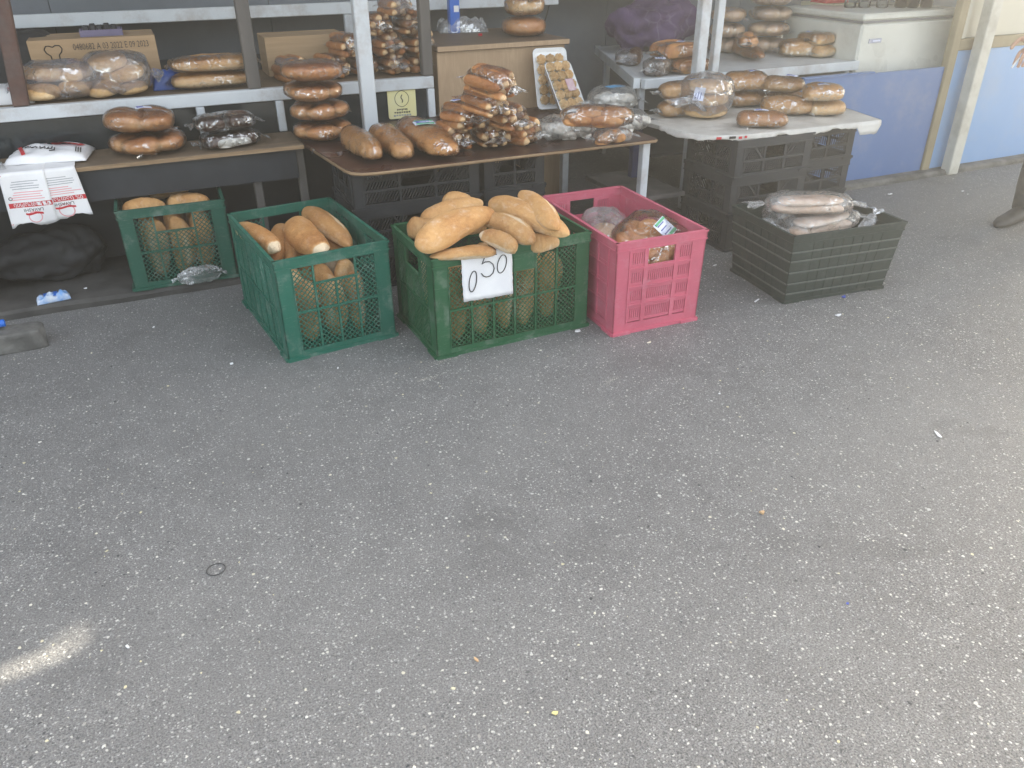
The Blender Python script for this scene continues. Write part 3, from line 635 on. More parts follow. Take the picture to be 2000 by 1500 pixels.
            for ri in range(2):
                lo, hi = rows[ri]+.004, rows[ri+1]-.004
                c = u0-.02
                while c < u1:
                    if not (ri == 1 and abs(c+.015-hc) < .055):
                        a0, a1 = max(u0, c), min(u1-.001, c+(hi-lo)*.55)
                        pts = [(a0, -.0036, lo), (a0+.0055, -.0036, lo), (a1+.0055, -.0036, hi), (a1, -.0036, hi)]
                        V = [T(p) for p in pts]+[T((p[0], -.0008, p[2])) for p in pts]
                        lat.add(V, [(0, 1, 2, 3), (7, 6, 5, 4), (0, 4, 5, 1), (1, 5, 6, 2), (2, 6, 7, 3), (3, 7, 4, 0)])
                    c += .0125
            # cross brace
            for s in (-1, 1):
                pts = [(hc+s*.055, .0005, hz0-.03+.03), (hc+s*.063, .0005, hz0-.03+.03), (hc+s*.118, .0005, zt), (hc+s*.110, .0005, zt)]
                V = [T(p) for p in pts]+[T((p[0], .004, p[2])) for p in pts]
                pan.add(V, [(0, 1, 2, 3), (7, 6, 5, 4), (0, 4, 5, 1), (1, 5, 6, 2), (2, 6, 7, 3), (3, 7, 4, 0)])
        po = pan.build('wall_frame', mat, root)
        if style == 'ribbed': stuff(rib.build('ridges', MT['olive_worn'], po))
        if lat is not None and lat.v: stuff(lat.build('lattice' if style != 'pink' else 'slotted_infill', mat, po))
    for q in range(4):
        posts[q].build('corner_post', mat, root)
    base.box(.004, w-.004, .004, d-.004, .004, .009, T=TP)
    base.build('base', mat, root); rim.build('rim', mat, root)
    return root

YC1, YC2, YPK = math.radians(6.4), math.radians(2.0), math.radians(-1.2)
HG, HP = .367, .358
C1, C2, PK = Vector((.2877, 2.5428, 0)), Vector((.7617, 2.3447, 0)), Vector((1.3968, 2.2382, 0))
crate('bread_crate', 'teal green lattice crate half full of loaves, short end towards the street', C1, YC1, .4, .6, HG, MT['green_a'], 'lattice', 'green bread crates')
crate('bread_crate', 'forest green lattice crate heaped with loaves and carrying the 0 50 price tag', C2, YC2, .6, .4, HG, MT['green_b'], 'lattice', 'green bread crates')
crate('plastic_crate', 'pink slotted plastic crate holding bagged bread', PK, YPK, .37, .62, HP, MT['pink'], 'pink', flare=.006)
LC = Vector((-.172, 3.357, .0355)); YLC = math.radians(-1.5)
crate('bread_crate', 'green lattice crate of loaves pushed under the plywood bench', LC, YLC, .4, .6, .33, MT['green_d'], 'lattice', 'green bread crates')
DK = Vector((2.142, 2.19, 0)); YDK = math.radians(-5.5)
crate('plastic_crate', 'dark green ribbed crate holding bags of flatbread out on the asphalt', DK, YDK, .52, .42, .288, MT['olive'], 'ribbed', flare=.024)
def crate_stack(x, y, yaw, w, d, n, h, who, grp, z0=0.):
    names = {0: 'bottom', n-1: 'top'}
    for k in range(n):
        pos = names.get(k, 'middle')
        crate('stacking_crate', f'black slatted crate, {pos} of stack {who}', (x+rnd.uniform(-.004, .004), y+rnd.uniform(-.004, .004), z0+k*(h+.0006)), yaw+rnd.uniform(-.008, .008), w, d, h, MT['blackp'], 'black', grp)
crate_stack(.69, 3.05, .0, .53, .36, 3, .1665, 'under the brown table by the stack of rings', 'black crates under the brown table')
crate_stack(1.25, 3.07, .0, .28, .36, 3, .1665, 'under the brown table behind the heaped loaves', 'black crates under the brown table')
crate_stack(2.318, 2.79, .0, .42, .36, 3, .1665, 'holding up the film covered board', 'black crates under the film covered board')
crate_stack(2.775, 2.90, .03, .34, .40, 3, .1600, 'beside the blue panel', 'black crates under the film covered board')

# board wrapped in printed white film on top of the right-hand crates
fb = thing('display_board', 'plywood board wrapped in white printed film lying on black crates', 'board', (2.7, 3.1, .5025))
FP = [(2.10, 3.36), (2.135, 3.12), (2.16, 2.955), (2.20, 2.875), (2.28, 2.83), (2.42, 2.803), (3.12, 2.78), (3.235, 3.30), (2.52, 3.345)]
FZ = .520
part(MB().poly(FP, .503, FZ), 'board', MT['filmtable'], fb)
def skirt():
    """ragged edge of the film hanging past the board"""
    pts = []
    for i in range(1, 7):
        (x0, y0), (x1, y1) = FP[i], FP[i+1]; m = max(3, int(math.hypot(x1-x0, y1-y0)/.02))
        pts += [(x0+(x1-x0)*k/m, y0+(y1-y0)*k/m) for k in range(m)]
    V = []; F = []; r = np.random.RandomState(5); c = Vector((2.7, 3.1))
    for i, (x, y) in enumerate(pts):
        o = (Vector((x, y))-c).normalized()
        dp = .008+.012*abs(math.sin(i*.21))+.008*r.rand() + (.035 if 0 < len(pts)-i-26 < 7 else 0)
        for j, (f, out) in enumerate(((0, .0015), (.35, .004), (.7, .007), (1, .010))):
            q = Vector((x, y))+o*(out+.004*math.sin(i*.9+j)*f); V.append((q.x, q.y, FZ+.001-f*dp-.001*j))
    for i in range(len(pts)-1):
        for j in range(3): a = i*4+j; F.append((a, a+4, a+5, a+1))
    b = MB().add(V, F); o = part(b, 'film_edge', MT['filmtable'], fb, True); m = o.modifiers.new('thickness', 'SOLIDIFY'); m.thickness = .0006; return o
skirt()
for i, (x, y, a, s) in enumerate([(2.24, 2.843, -.3, .022), (2.33, 2.813, -.15, .016), (2.30, 2.828, -.2, .03), (2.36, 2.814, -.1, .012)]):
    part(MB().box(-s/2, s/2, -.0008, .0008, -.012, -.002, T=lambda p: (x+p[0]*math.cos(a)-(p[1]-.0165)*math.sin(a)*0, y+p[0]*math.sin(a)-.0145+p[1]-.004, FZ+p[2])), 'print_mark', MT['red'] if i != 2 else MT['ink'], fb)

# ------------------------------------------------------------------ bread
def loaf_mesh(Lg, W, H, seed, mat, tear=None, nu=30, nv=22, p=2.7, bend=.0, taper=.12, dark_top=.62, base_c=.35, film=0.):
    """a baton loaf along X lying on z=0; the crust value runs from pale crumb (0) to dark crust (1)"""
    u = np.linspace(-1, 1, nu); u = np.sign(u)*np.abs(u)**.8
    v = np.linspace(0, 2*math.pi, nv, endpoint=False)
    U, V = np.meshgrid(u, v, indexing='ij')
    s = np.clip(1-np.abs(U)**p, 0, 1)**(1/2.1)*(1-taper*U)
    s = np.maximum(s, .02)
    cy, cz = np.cos(V), np.sin(V)
    X = U*Lg/2; Y = W/2*s*np.sign(cy)*np.abs(cy)**.9+bend*(1-U**2)
    Z = np.where(cz > 0, H*.60*s*np.abs(cz)**.95, -H*.40*s**.8*np.abs(cz)**.55)
    P = np.stack([X, Y, Z], -1).reshape(-1, 3); dd = wav(P, seed, 22)*.055*H+wav(P, seed+1, 65)*.020*H+wav(P, seed+8, 170)*.010*H
    nrm = np.stack([0*X, Y/(W/2), Z/(H/2)], -1).reshape(-1, 3); nrm /= np.maximum(np.linalg.norm(nrm, axis=1), .3)[:, None]
    P = P+nrm*dd[:, None]
    A = base_c+(dark_top-base_c)*np.clip((P[:, 2]/H+.32)/.6, 0, 1)+wav(P, seed+2, 24)*.10+wav(P, seed+3, 60)*.05
    A = A+.12*np.clip(np.abs(U.reshape(-1))*4-3, 0, 1)
    if tear:
        for kind in tear.split('+'):
            if kind == 'side':      # burst along one side
                m = np.exp(-((V.reshape(-1)-5.9)/.28)**2)*np.clip(1.15-np.abs(U.reshape(-1)+.05)*1.35, 0, 1)
            elif kind == 'top':
                m = np.exp(-((V.reshape(-1)-1.2)/.20)**2)*np.clip(1.0-np.abs(U.reshape(-1)-.1)*1.6, 0, 1)
            else:                   # end broken off
                m = np.clip((U.reshape(-1)-.80)/.1, 0, 1)
            m = np.clip(m*1.5+wav(P, seed+5, 60)*.18*(m > .2), 0, 1); A = A*(1-m)+(-.12)*m; P = P-nrm*(m*(.05*H+.02*H*np.abs(wav(P, seed+6, 140))))[:, None]
    if film: P = P+nrm*((np.abs(wav(P, seed+11, 60))*.06+np.abs(wav(P*[.4, 1, 1], seed+12, 150))*.05-.02)*film*H)[:, None]
    P[:, 2] -= P[:, 2].min(); P = P.reshape(nu, nv, 3); 
    return gridmesh('loaf', P[..., 0], P[..., 1], P[..., 2], mat, A, wrap_u=True, cap=True)
KW = dict(nu=52, nv=36, dark_top=.66, base_c=.30)
LOAF = [loaf_mesh(.27, .105, .075, 11, MT['bread'], 'side', **KW), loaf_mesh(.27, .10, .074, 21, MT['bread'], 'top', bend=.01, p=3.2, taper=.05, **KW), loaf_mesh(.27, .10, .075, 31, MT['bread'], 'end', p=3., **KW),
        loaf_mesh(.27, .105, .072, 41, MT['bread'], 'top', bend=.02, **KW), loaf_mesh(.27, .10, .07, 51, MT['bread'], 'side+end', bend=-.012, p=3., taper=.06, **KW), loaf_mesh(.27, .102, .07, 61, MT['bread'], 'side', bend=.014, p=2.9, taper=.10, **KW)]

def align(p1, p2, roll=0.):
    """matrix that lays local X from p1 to p2 with local Z up"""
    x = (p2-p1).normalized(); y = Vector((0, 0, 1)).cross(x).normalized(); z = x.cross(y)
    R = Matrix((x, y, z)).transposed()
    return R @ Matrix.Rotation(roll, 3, 'X')
def put_loaf(me, p1, p2, z1, z2, label, group, wscale=1., hscale=1., roll=0., name='bread_loaf', cat='bread', Lm=.27):
    a, b = onz(p1[0], p1[1], z1), onz(p2[0], p2[1], z2); R = align(a, b, roll); c = (a+b)/2; k = (b-a).length/Lm
    mw = Matrix.Translation(c) @ R.to_4x4() @ Matrix.Diagonal((k, wscale, hscale, 1)) @ Matrix.Translation((0, 0, -.04))
    o = put(me, name, mw=mw); tag(o, label, cat, group); return o
G2 = 'loaves heaped on the crate with the price tag'
for m, p1, p2, z1, z2, lab, ws, hs, ro in [
  (1, (824, 430), (942, 392), .395, .41, 'golden loaf with pale top lying at the back of the heap', 1.0, 1., -.3),
  (5, (817, 480), (964, 406), .42, .46, 'broad smooth golden loaf leaning over the corner of the price tag crate', 1.1, .95, .5),
  (0, (794, 446), (862, 440), .385, .39, 'short pale ended loaf poking over the side rim of the price tag crate', .8, .9, .2),
  (1, (864, 392), (925, 396), .41, .41, 'loaf mostly hidden behind the broad smooth loaf on the heap', .9, .9, 0),
  (1, (957, 392), (1111, 456), .44, .415, 'long smooth loaf sloping to the rim beside the pink crate', 1.0, 1., .15),
  (3, (1018, 374), (1086, 444), .475, .44, 'loaf standing up highest at the back of the heap beside the pink crate', .78, .85, -.3),
  (3, (944, 424), (1044, 470), .43, .395, 'loaf with a white split top in the middle of the heap', .78, .85, .25),
  (4, (1012, 484), (938, 452), .375, .425, 'small loaf with torn white end just above the price tag', .72, .8, .1),
  (0, (968, 487), (838, 500), .363, .37, 'torn loaf lying flat along the rim behind the price tag', .85, .55, .2),
  (1, (1030, 476), (1092, 468), .355, .355, 'tan loaf lying low under the long smooth loaf', .9, .9, 0),
  (2, (880, 440), (950, 430), .36, .36, 'loaf buried under the broad smooth loaf', 1., 1., 0)]:
    put_loaf(LOAF[m], p1, p2, z1, z2, lab, G2, ws, hs, ro)
LOAF_T = []
for m_ in LOAF: q_ = m_.copy(); q_.materials[0] = MT['bread_tan']; LOAF_T.append(q_)
G1 = 'loaves lying in the half full crate'
for m, p1, p2, z1, z2, lab, ws, hs, ro in [
  (2, (466, 440), (543, 486), .325, .335, 'slim loaf with white broken end by the worn side of the teal crate', .78, .85, .1),
  (5, (550, 438), (528, 512), .31, .275, 'loaf standing upright beside the slim broken loaf', .9, .9, 0),
  (1, (572, 458), (566, 512), .30, .265, 'narrow loaf wedged between the upright loaf and the squashed loaf', .7, .9, 0),
  (4, (572, 428), (632, 486), .345, .335, 'squashed loaf with a white bite like dent on top in the teal crate', 1.15, .95, .25),
  (1, (597, 408), (684, 478), .345, .315, 'long tan loaf against the side wall of the teal crate', .95, .95, -.25),
  (1, (640, 470), (668, 498), .275, .26, 'loaf lying low beneath the long tan loaf', .9, .9, 0),
  (5, (592, 478), (612, 512), .275, .255, 'loaf end showing under the squashed loaf', .8, .9, 0)]:
    put_loaf(LOAF_T[m], p1, p2, z1, z2, lab, G1, ws, hs, ro)
def fill(o, yaw, nx, ny, w, d, z, label, group, top=.26):
    R = Matrix.Rotation(yaw, 4, 'Z'); k = 0
    for i in range(nx):
        for j in range(ny):
            x = .06+(w-.12)*(i+.5)/nx+rnd.uniform(-.006, .006); y = .045+(d-.09)*(j+.5)/ny+rnd.uniform(-.006, .006)
            L0 = top*rnd.uniform(.9, 1.)
            mw = Matrix.Translation(o) @ R @ Matrix.Translation((x, y, z+L0/2+.0095)) @ Matrix.Rotation(rnd.uniform(0, 6.28), 4, 'Z') @ Matrix.Rotation(math.pi/2+rnd.uniform(-.14, .14), 4, 'Y') @ Matrix.Diagonal((L0/.27, .86, .98, 1)) @ Matrix.Translation((0, 0, -.04))
            tag(put(LOAF[(i*3+j*2) % 6], 'bread_loaf', mw=mw), label, 'bread', group)
fill(C1, YC1, 3, 5, .4, .6, 0, 'loaf packed upright inside the teal green crate behind its lattice', 'loaves packed inside the teal crate', .25)
fill(C2, YC2, 5, 3, .6, .4, 0, 'loaf packed upright inside the price tag crate behind its lattice', 'loaves packed inside the price tag crate', .27)
fill(LC, YLC, 3, 5, .4, .6, 0, 'loaf packed upright inside the crate under the bench', 'loaves packed inside the crate under the bench', .245)
for m, x, y, lab in ((1, .10, .12, 'loaf lying across the crate under the bench beside its corner'), (5, .27, .16, 'loaf lying across the crate under the bench above its handle'), (1, .2, .36, 'loaf lying at the back of the crate under the bench')):
    p = LC+Matrix.Rotation(YLC, 3, 'Z') @ Vector((x, y, .262)); tag(put(LOAF[m], 'bread_loaf', loc=p, rot=(0, 0, .3 if x < .2 else -.15), scale=(.62, .9, .95)), lab, 'bread', 'loaves on top in the crate under the bench')

# ---- wrapping film and wrapped goods
def sgp(c, p): return np.sign(c)*np.abs(c)**p
def wrap_mesh(hx, hy, hz, seed, mat, e1=.55, e2=.6, wr=.05, tails=0., nu=34, nv=40, freq=1.):
    """film round goods of half size hx,hy,hz standing on z=0; tails = gathered ends past +-x"""
    th = np.linspace(-math.pi/2, math.pi/2, nu)[:, None]; ph = np.linspace(0, 2*math.pi, nv, endpoint=False)[None]
    # poles along x
    X = hx*sgp(np.sin(th), e2)+0*ph; r = sgp(np.cos(th), e1); Y = hy*r*sgp(np.cos(ph), e1); Z = hz*r*sgp(np.sin(ph), e1)
    P = np.stack([X, Y, Z], -1).reshape(-1, 3); s = min(hx, hy, hz); q = P/s
    d = np.abs(wav(q, seed, 3.2*freq))*.6+np.abs(wav(q*[.35, 1, 1], seed+1, 7.5*freq))*.5-.45+wav(q, seed+2, 15*freq)*.12
    nr = P/np.array([hx, hy, hz])**2*s; nr /= np.maximum(np.linalg.norm(nr, axis=1), 1e-4)[:, None]
    P = P+nr*(d*wr*s)[:, None]
    P = P.reshape(nu, nv, 3)
    if tails:
        for end in (0, 1):
            V0 = P[0 if end == 0 else -1].mean(0); sg = -1 if end == 0 else 1
            k = 5; rows = []
            for i in range(1, k+1):
                f = i/k; a = ph[0]; wy = (.18+.75*f)*hy*(1+.15*np.sin(a*3+seed)); wz = (.18*(1-f)+.05)*hz
                rows.append(np.stack([V0[0]+sg*(tails*f)+0*a+.12*tails*np.sin(a*4+seed)*f, V0[1]+wy*np.cos(a), V0[2]-.25*hz*f+wz*np.sin(a)+.12*hz*f*np.sin(np.cos(a)*5+seed)], -1))
            rows = np.array(rows); P = np.concatenate([rows[::-1], P], 0) if end == 0 else np.concatenate([P, rows], 0)
    P[..., 2] += hz
    P[..., 2] = np.maximum(P[..., 2], .0008)
    return gridmesh('wrapper', P[..., 0], P[..., 1], P[..., 2], mat, wrap_u=True)
def round_mesh(R, H, lobes, seed, mat, nu=26, nv=56, dip=.35, twist=.5, base_c=.42, top_c=.72, crease=.13, film=0.):
    th = np.linspace(-math.pi/2, math.pi/2, nu)[:, None]; ph = np.linspace(0, 2*math.pi, nv, endpoint=False)[None]
    r = sgp(np.cos(th), .62); z = sgp(np.sin(th), .75)
    cr = 1-np.abs(np.sin((ph+twist*r)*lobes/2+seed))**.42 if lobes else 0*ph*r
    rad = 1-1.5*crease*cr*np.clip(r*1.6-.2, 0, 1); X = R*r*rad*np.cos(ph); Y = R*r*rad*np.sin(ph); up = np.clip(z, 0, 1)
    Z = H/2*z*(1-dip*np.exp(-(r/.32)**2)*(z > 0))*(1-.75*min(1, crease/.16)*cr*(.35+.65*up)*np.clip(r*2, 0, 1))
    P = np.stack([X, Y, Z+0*ph], -1).reshape(-1, 3); P += (wav(P, seed, 30)*.02*R)[:, None]*np.array([.6, .6, .5])
    A = base_c+(top_c-base_c)*np.clip(z+.35, 0, 1)+0*ph-.30*cr*(np.abs(z) < .85)+wav(P, seed+3, 28).reshape(nu, nv)*.06
    if film: P = P*(1+((np.abs(wav(P, seed+11, 60))*.035+np.abs(wav(P, seed+12, 140))*.025)*film))[:, None]
    P[:, 2] -= P[:, 2].min(); P = P.reshape(nu, nv, 3); return gridmesh('bread', P[..., 0], P[..., 1], P[..., 2], mat, A, wrap_u=True)
def sticker(parent, w, h, loc, rot, pic=None):
    """paper label with a few printed bars"""
    n = 7; xs = np.linspace(-w/2, w/2, n); b = MB(); c = .10*w
    V = [(x, y, -c*(2*x/w)**2*.5) for y in (-h/2, h/2) for x in xs]; F = [(i, i+1, n+i+1, n+i) for i in range(n-1)]; b.add(V, F)
    o = b.build('label', MT['label'], parent, loc=loc, rot=rot); m = o.modifiers.new('thickness', 'SOLIDIFY'); m.thickness = .0006
    pr = MB(); r = random.Random(int(w*1e4)+len(parent.children))
    for k in range(3): x0 = -w*.38; pr.box(x0, x0+w*r.uniform(.35, .7), h*(.28-.24*k)-h*.03, h*(.28-.24*k)+h*.03, .0004-c*.3, .0010)
    pr.build('print', MT['label_blue'], o)
    if pic: q = MB(); q.box(-w*.42, w*.42, -h*.46, -h*.30, -c*.3, .0011); q.box(-w*.42, w*.42, h*.34, h*.46, -c*.3, .0011); q.build('print', pic, o)
    return o
def solid(o, t=.0005): m = o.modifiers.new('thickness', 'SOLIDIFY'); m.thickness = t; return o

def film_end(t, x, seed, H, R, wrap, n=1):
    r = random.Random(seed); a0 = r.uniform(-2.6, -.4)
    for k in range(n):
        a = a0+k*2.2; w = R*r.uniform(.30, .5); L_ = R*r.uniform(.18, .34); V = []; m = 9
        for i in range(4):
            f = i/3
            for j in range(m): g = j/(m-1)-.5; V.append((x*.96+L_*f*(1+.25*math.sin(j*2.1+seed)), g*w*(.5+1.0*f), H*.30+H*.10*math.sin(j*1.7+seed)*f-H*.10*f))
        o = MB().add(V, [(i*m+j, (i+1)*m+j, (i+1)*m+j+1, i*m+j+1) for i in range(3) for j in range(m-1)]).build('film_end', MT[wrap], t, False, None, (0, 0, a))
def round_pack(label, loc, rz, R, H, lobes, seed, group=None, mat='bread_dk', wrap='wrap', tilt=(0, 0), lab=None, tails=.03, crease=.2, dip=.35, cat='bread', top_c=.72):
    t = thing('wrapped_round_bread', label, cat, loc, (tilt[0], tilt[1], rz), group)
    put(round_mesh(R, H, lobes, seed, MT[mat], crease=crease, dip=dip, top_c=top_c), 'bread', t, (0, 0, .002))
    put(round_mesh(R*1.022, H*1.05, lobes, seed, MT[wrap], 34, 72, crease=crease*.6, dip=dip*.5, film=.5), 'wrapper', t); film_end(t, R*.97, seed, H, R, wrap)
    if lab: sticker(t, lab[0], lab[1], (lab[2], lab[3], H*1.10), (0, 0, lab[4]))
    return t
# two round breads on the bench
c = Vector((-.005, 3.60, 0))
round_pack('wrapped sesame round bread with no label under another on the plywood bench', (c.x+.01, c.y+.02, BZ+.0005), .4, .145, .080, 5, 3, 'round breads on the plywood bench')
round_pack('wrapped round bread with white label lying on another on the plywood bench', (c.x-.008, c.y+.015, BZ+.087), 1.3, .138, .082, 4, 8, 'round breads on the plywood bench', lab=(.062, .042, .0, -.02, -1.2), tilt=(.05, .02))
# stack of four at the left end of the brown table
c = onz(630, 272, BZ)
for k, (dx, dy, s, lob, m) in enumerate([(.012, .0, 1., 4, 'bread_dk'), (.008, .01, 1.0, 5, 'bread_dk'), (-.012, .012, .98, 3, 'bread_dk'), (-.006, .0, 1., 0, 'bread_dk')]):
    nm = ['bottom of the stack of four by the white post', 'second from bottom of the stack by the white post', 'second from top of the stack by the white post', 'smooth topmost of the stack by the white post'][k]
    round_pack(f'wrapped round brown bread, {nm}', (c.x+dx, c.y+dy+.02, BZ+.0005+k*.0795), k*1.1, .122*s, .0715, lob, 20+k*3, 'stack of four round breads', m, top_c=.72 if k < 3 else .95, tilt=(rnd.uniform(-.03, .03), rnd.uniform(-.03, .03)))
# three shiny loaves on the front edge of the brown table
def loaf_pack(label, p1, p2, z, W, H, seed, group=None, mat='bread', wrap='wrap', lab=None, tear=None, name='wrapped_loaf', tails=.012, dark_top=.66, base_c=.35, p=2.7, taper=.12, extra=0., rollz=0.):
    a, b = onz(p1[0], p1[1], z), onz(p2[0], p2[1], z); v = b-a; Lg = v.length; c = (a+b)/2
    t = thing(name, label, 'bread', (c.x, c.y, z+.0005), (0, 0, math.atan2(v.y, v.x)+rollz), group)
    put(loaf_mesh(Lg, W, H, seed, MT[mat], tear, dark_top=dark_top, base_c=base_c, p=p, taper=taper), 'loaf', t, (0, 0, .0025))
    put(loaf_mesh(Lg*1.02, W*1.035, H*1.05, seed, MT[wrap], None, 44, 32, p=p, taper=taper, film=.3), 'wrapper', t); film_end(t, Lg*.5, seed, H, W*.7, wrap, 1)
    if lab: sticker(t, lab[0], lab[1], (lab[2], lab[3], H*1.115), (0, 0, lab[4]), lab[5] if len(lab) > 5 else None)
    return t
loaf_pack('smooth golden wrapped loaf next to the stack of four round breads', (683, 282), (736, 322), BZ, .105, .083, 71, 'shiny loaves on the brown table', 'bread_gl', p=3.2)
loaf_pack('smooth golden wrapped loaf between two others on the brown table edge', (738, 276), (796, 320), BZ, .110, .083, 81, 'shiny loaves on the brown table', 'bread_gl', p=3.2)
loaf_pack('big brown wrapped loaf with green and white label on the brown table edge', (796, 268), (882, 318), BZ, .150, .092, 91, 'shiny loaves on the brown table', 'bread_gl', p=3.2, lab=(.085, .07, -.03, .0, 1.4, MT['label_green']), dark_top=.74)

# ---- bread stick bundles
STICK = [loaf_mesh(.175, .040, .034, 200+i, MT['stick'], 'end', nu=22, nv=12, p=5, taper=.03, bend=.004*(i-1), dark_top=.72, base_c=.42) for i in range(4)]
BW = [wrap_mesh(.098, .060, .050, 300+i, MT['wrap'], .8, .6, .10, .03, 30, 32) for i in range(3)]
BWH = [wrap_mesh(.098, .060, .050, 310+i, MT['wrap_h'], .8, .6, .10, .03, 30, 32) for i in range(2)]
def bundle(label, loc, rz, group, seed, tilt=0., scale=1., haze=False, lab=False, n=9):
    t = thing('bread_stick_bag', label, 'bread sticks', loc, (0, tilt, rz), group); r = random.Random(seed)
    spots = [(-.040, .002), (0, .002), (.040, .002), (-.044, .032), (-.003, .035), (.042, .031), (-.022, .064), (.02, .066), (.0, .066)][:n]
    if n == 9: spots = spots[:8]
    for (y, z) in spots:
        o = put(STICK[r.randrange(4)], 'stick', t, (r.uniform(-.014, .014), y+r.uniform(-.003, .003), z+.001), (r.uniform(-.5, .5), r.uniform(-.03, .03), r.uniform(-.05, .05)+ (math.pi if r.random() < .25 else 0)), (r.uniform(.9, 1.05), 1, 1))
    put(r.choice(BWH if haze else BW), 'wrapper', t, (0, 0, 0))
    if lab: sticker(t, .05, .032, (-.02, 0, .108), (0, 0, 1.5))
    t.scale = (scale,)*3; return t
GS = 'bags of bread sticks piled on the brown table'
def bun(px, py, z, ang, label, grp, seed, **k):
    p = onz(px, py, z); return bundle(label, (p.x, p.y, z), math.radians(ang), grp, seed, **k)
A0 = -86
bun(884, 288, BZ+.0008, A0, 'bag of bread sticks at the bottom of the pile beside the big labelled loaf', GS, 1)
bun(955, 283, BZ+.0008, A0-8, 'bag of bread sticks at the bottom middle of the pile on the brown table', GS, 2)
bun(1016, 276, BZ+.0008, A0+20, 'bag of bread sticks at the bottom of the pile beside the bag printed red', GS, 3)
bun(902, 250, BZ+.083, A0+8, 'bag of bread sticks with white label in the second layer of the pile', GS, 4, lab=True, tilt=-.05)
bun(992, 252, BZ+.083, A0+4, 'bag of bread sticks with no label in the second layer of the pile', GS, 5)
bun(946, 222, BZ+.163, A0+16, 'bag of bread sticks in the third layer of the pile on the brown table', GS, 6, tilt=.08)
bun(958, 186, BZ+.240, A0+24, 'bag of bread sticks topmost on the pile leaning at the cabinet', GS, 7, tilt=.12)
GU = 'bags of bread sticks on the upper shelf'
for i, (px, py, z, a, lab, hz) in enumerate([
  (572, 150, SZ, -50, 'dim bag of bread sticks lying before the cardboard box beside the dark post', True), (650, 143, SZ, -56, 'bag of bread sticks on the shelf board beside the box, bottom of its pile', False), (712, 146, SZ, -60, 'bag of bread sticks on the shelf board behind the white post', False),
  (766, 146, SZ, -60, 'bag of bread sticks at the bottom of the shelf pile above the yellow card', False), (822, 143, SZ, -62, 'bag of bread sticks at the bottom of the shelf pile beside the cabinet', False),
  (684, 128, SZ+.092, -58, 'bag of bread sticks second layer of the shelf pile behind the white post', False), (762, 122, SZ+.092, -66, 'bag of bread sticks second layer of the shelf pile above the yellow card', False), (818, 118, SZ+.092, -55, 'bag of bread sticks second layer of the shelf pile beside the cabinet', False),
  (740, 98, SZ+.184, -58, 'bag of bread sticks third layer of the shelf pile behind the white post', False), (800, 98, SZ+.184, -62, 'bag of bread sticks third layer of the shelf pile beside the cabinet', False),
  (776, 72, SZ+.276, -60, 'dim bag of bread sticks topmost on the shelf pile', True)]):
    p = ony(px, py, 3.95); bundle(lab, (p.x, 3.945+(i%3)*.015, z+.001-(round((z-SZ)/.092)*.009)), math.radians(a-22+rnd.uniform(-6, 6)), GU, 40+i, haze=hz)

# ------------------------------------------------------------------ text and flat print
_txt = {}
def text_mesh(body, size=1., mat=None, key=None):
    cu = bpy.data.curves.new('text', 'FONT'); cu.body = body; cu.size = size; cu.align_x = 'CENTER'; cu.align_y = 'CENTER'; cu.resolution_u = 2
    o = bpy.data.objects.new('text', cu); COL.objects.link(o); bpy.context.view_layer.update()
    me = bpy.data.meshes.new_from_object(o.evaluated_get(bpy.context.evaluated_depsgraph_get())); bpy.data.objects.remove(o); bpy.data.curves.remove(cu)
    V = [tuple(v.co) for v in me.vertices]; F = [tuple(p.vertices) for p in me.polygons]; bpy.data.meshes.remove(me); return V, F
def on_plane(px, py, P, n):
    d = Vector(ray(px, py)); o = Vector((0, 0, CAMH)); return o+d*((P-o).dot(n)/d.dot(n))

# ---- price tag "0 50"
R2 = Matrix.Rotation(YC2, 3, 'Z'); nf = R2 @ Vector((0, -1, 0)); uf = R2 @ Vector((1, 0, 0)); P0 = C2+nf*.0125
def tagpt(px, py, off=0.): p = on_plane(px, py, P0+nf*off, nf); q = p-P0; return q.dot(uf), p.z
corners = [tagpt(*p) for p in ((900, 488), (1000, 482), (1001, 573), (905, 590))]
tagt = thing('price_tag', 'torn white paper price tag reading 0 50 hanging on the green crate', 'price tag', (C2.x, C2.y, 0), (0, 0, YC2))
def tag_sheet():
    n, m = 14, 12; V = []; F = []; r = random.Random(4)
    for j in range(m+1):
        for i in range(n+1):
            a, b_ = i/n, j/m
            x = (1-b_)*((1-a)*corners[0][0]+a*corners[1][0])+b_*((1-a)*corners[3][0]+a*corners[2][0]); z = (1-b_)*((1-a)*corners[0][1]+a*corners[1][1])+b_*((1-a)*corners[3][1]+a*corners[2][1])
            if i in (0, n): x += r.uniform(-.0015, .0015)
            if j in (0, m): z += r.uniform(-.0018, .0018)
            y = -.0105-.004*b_*b_-.0012*math.sin(a*7+b_*3)*b_
            if j == 0: y = -.006; z = max(z, HG+.0015)
            V.append((x, y, z))
    for j in range(m):
        for i in range(n): q = j*(n+1)+i; F.append((q, q+1, q+n+2, q+n+1))
    o = MB().add(V, F).build('paper', MT['paper'], tagt, True); solid(o, .0006); return o
tag_sheet()
def stroke(pts, rad, name, mat, par, closed=False):
    q = []
    for p in pts: u_, z_ = tagpt(*p); b_ = (488-p[1])/-98.; q.append((u_, -.0128-.004*b_*b_, z_))
    return MB().tube(q, rad, 6, closed=closed, r2=None).build(name, mat, par, True)
z4 = lambda L_: [(750+x/4.053, 350+y/4.053) for x, y in L_]
def oval(cx, cy, rx, ry, sh): return [(cx+rx*math.cos(a)+sh*math.sin(a), cy-ry*math.sin(a)) for a in np.linspace(0, 6.283, 22, endpoint=False)]
stroke(z4(oval(702, 808, 28, 82, 12)), .0017, 'digit', MT['black'], tagt, True)
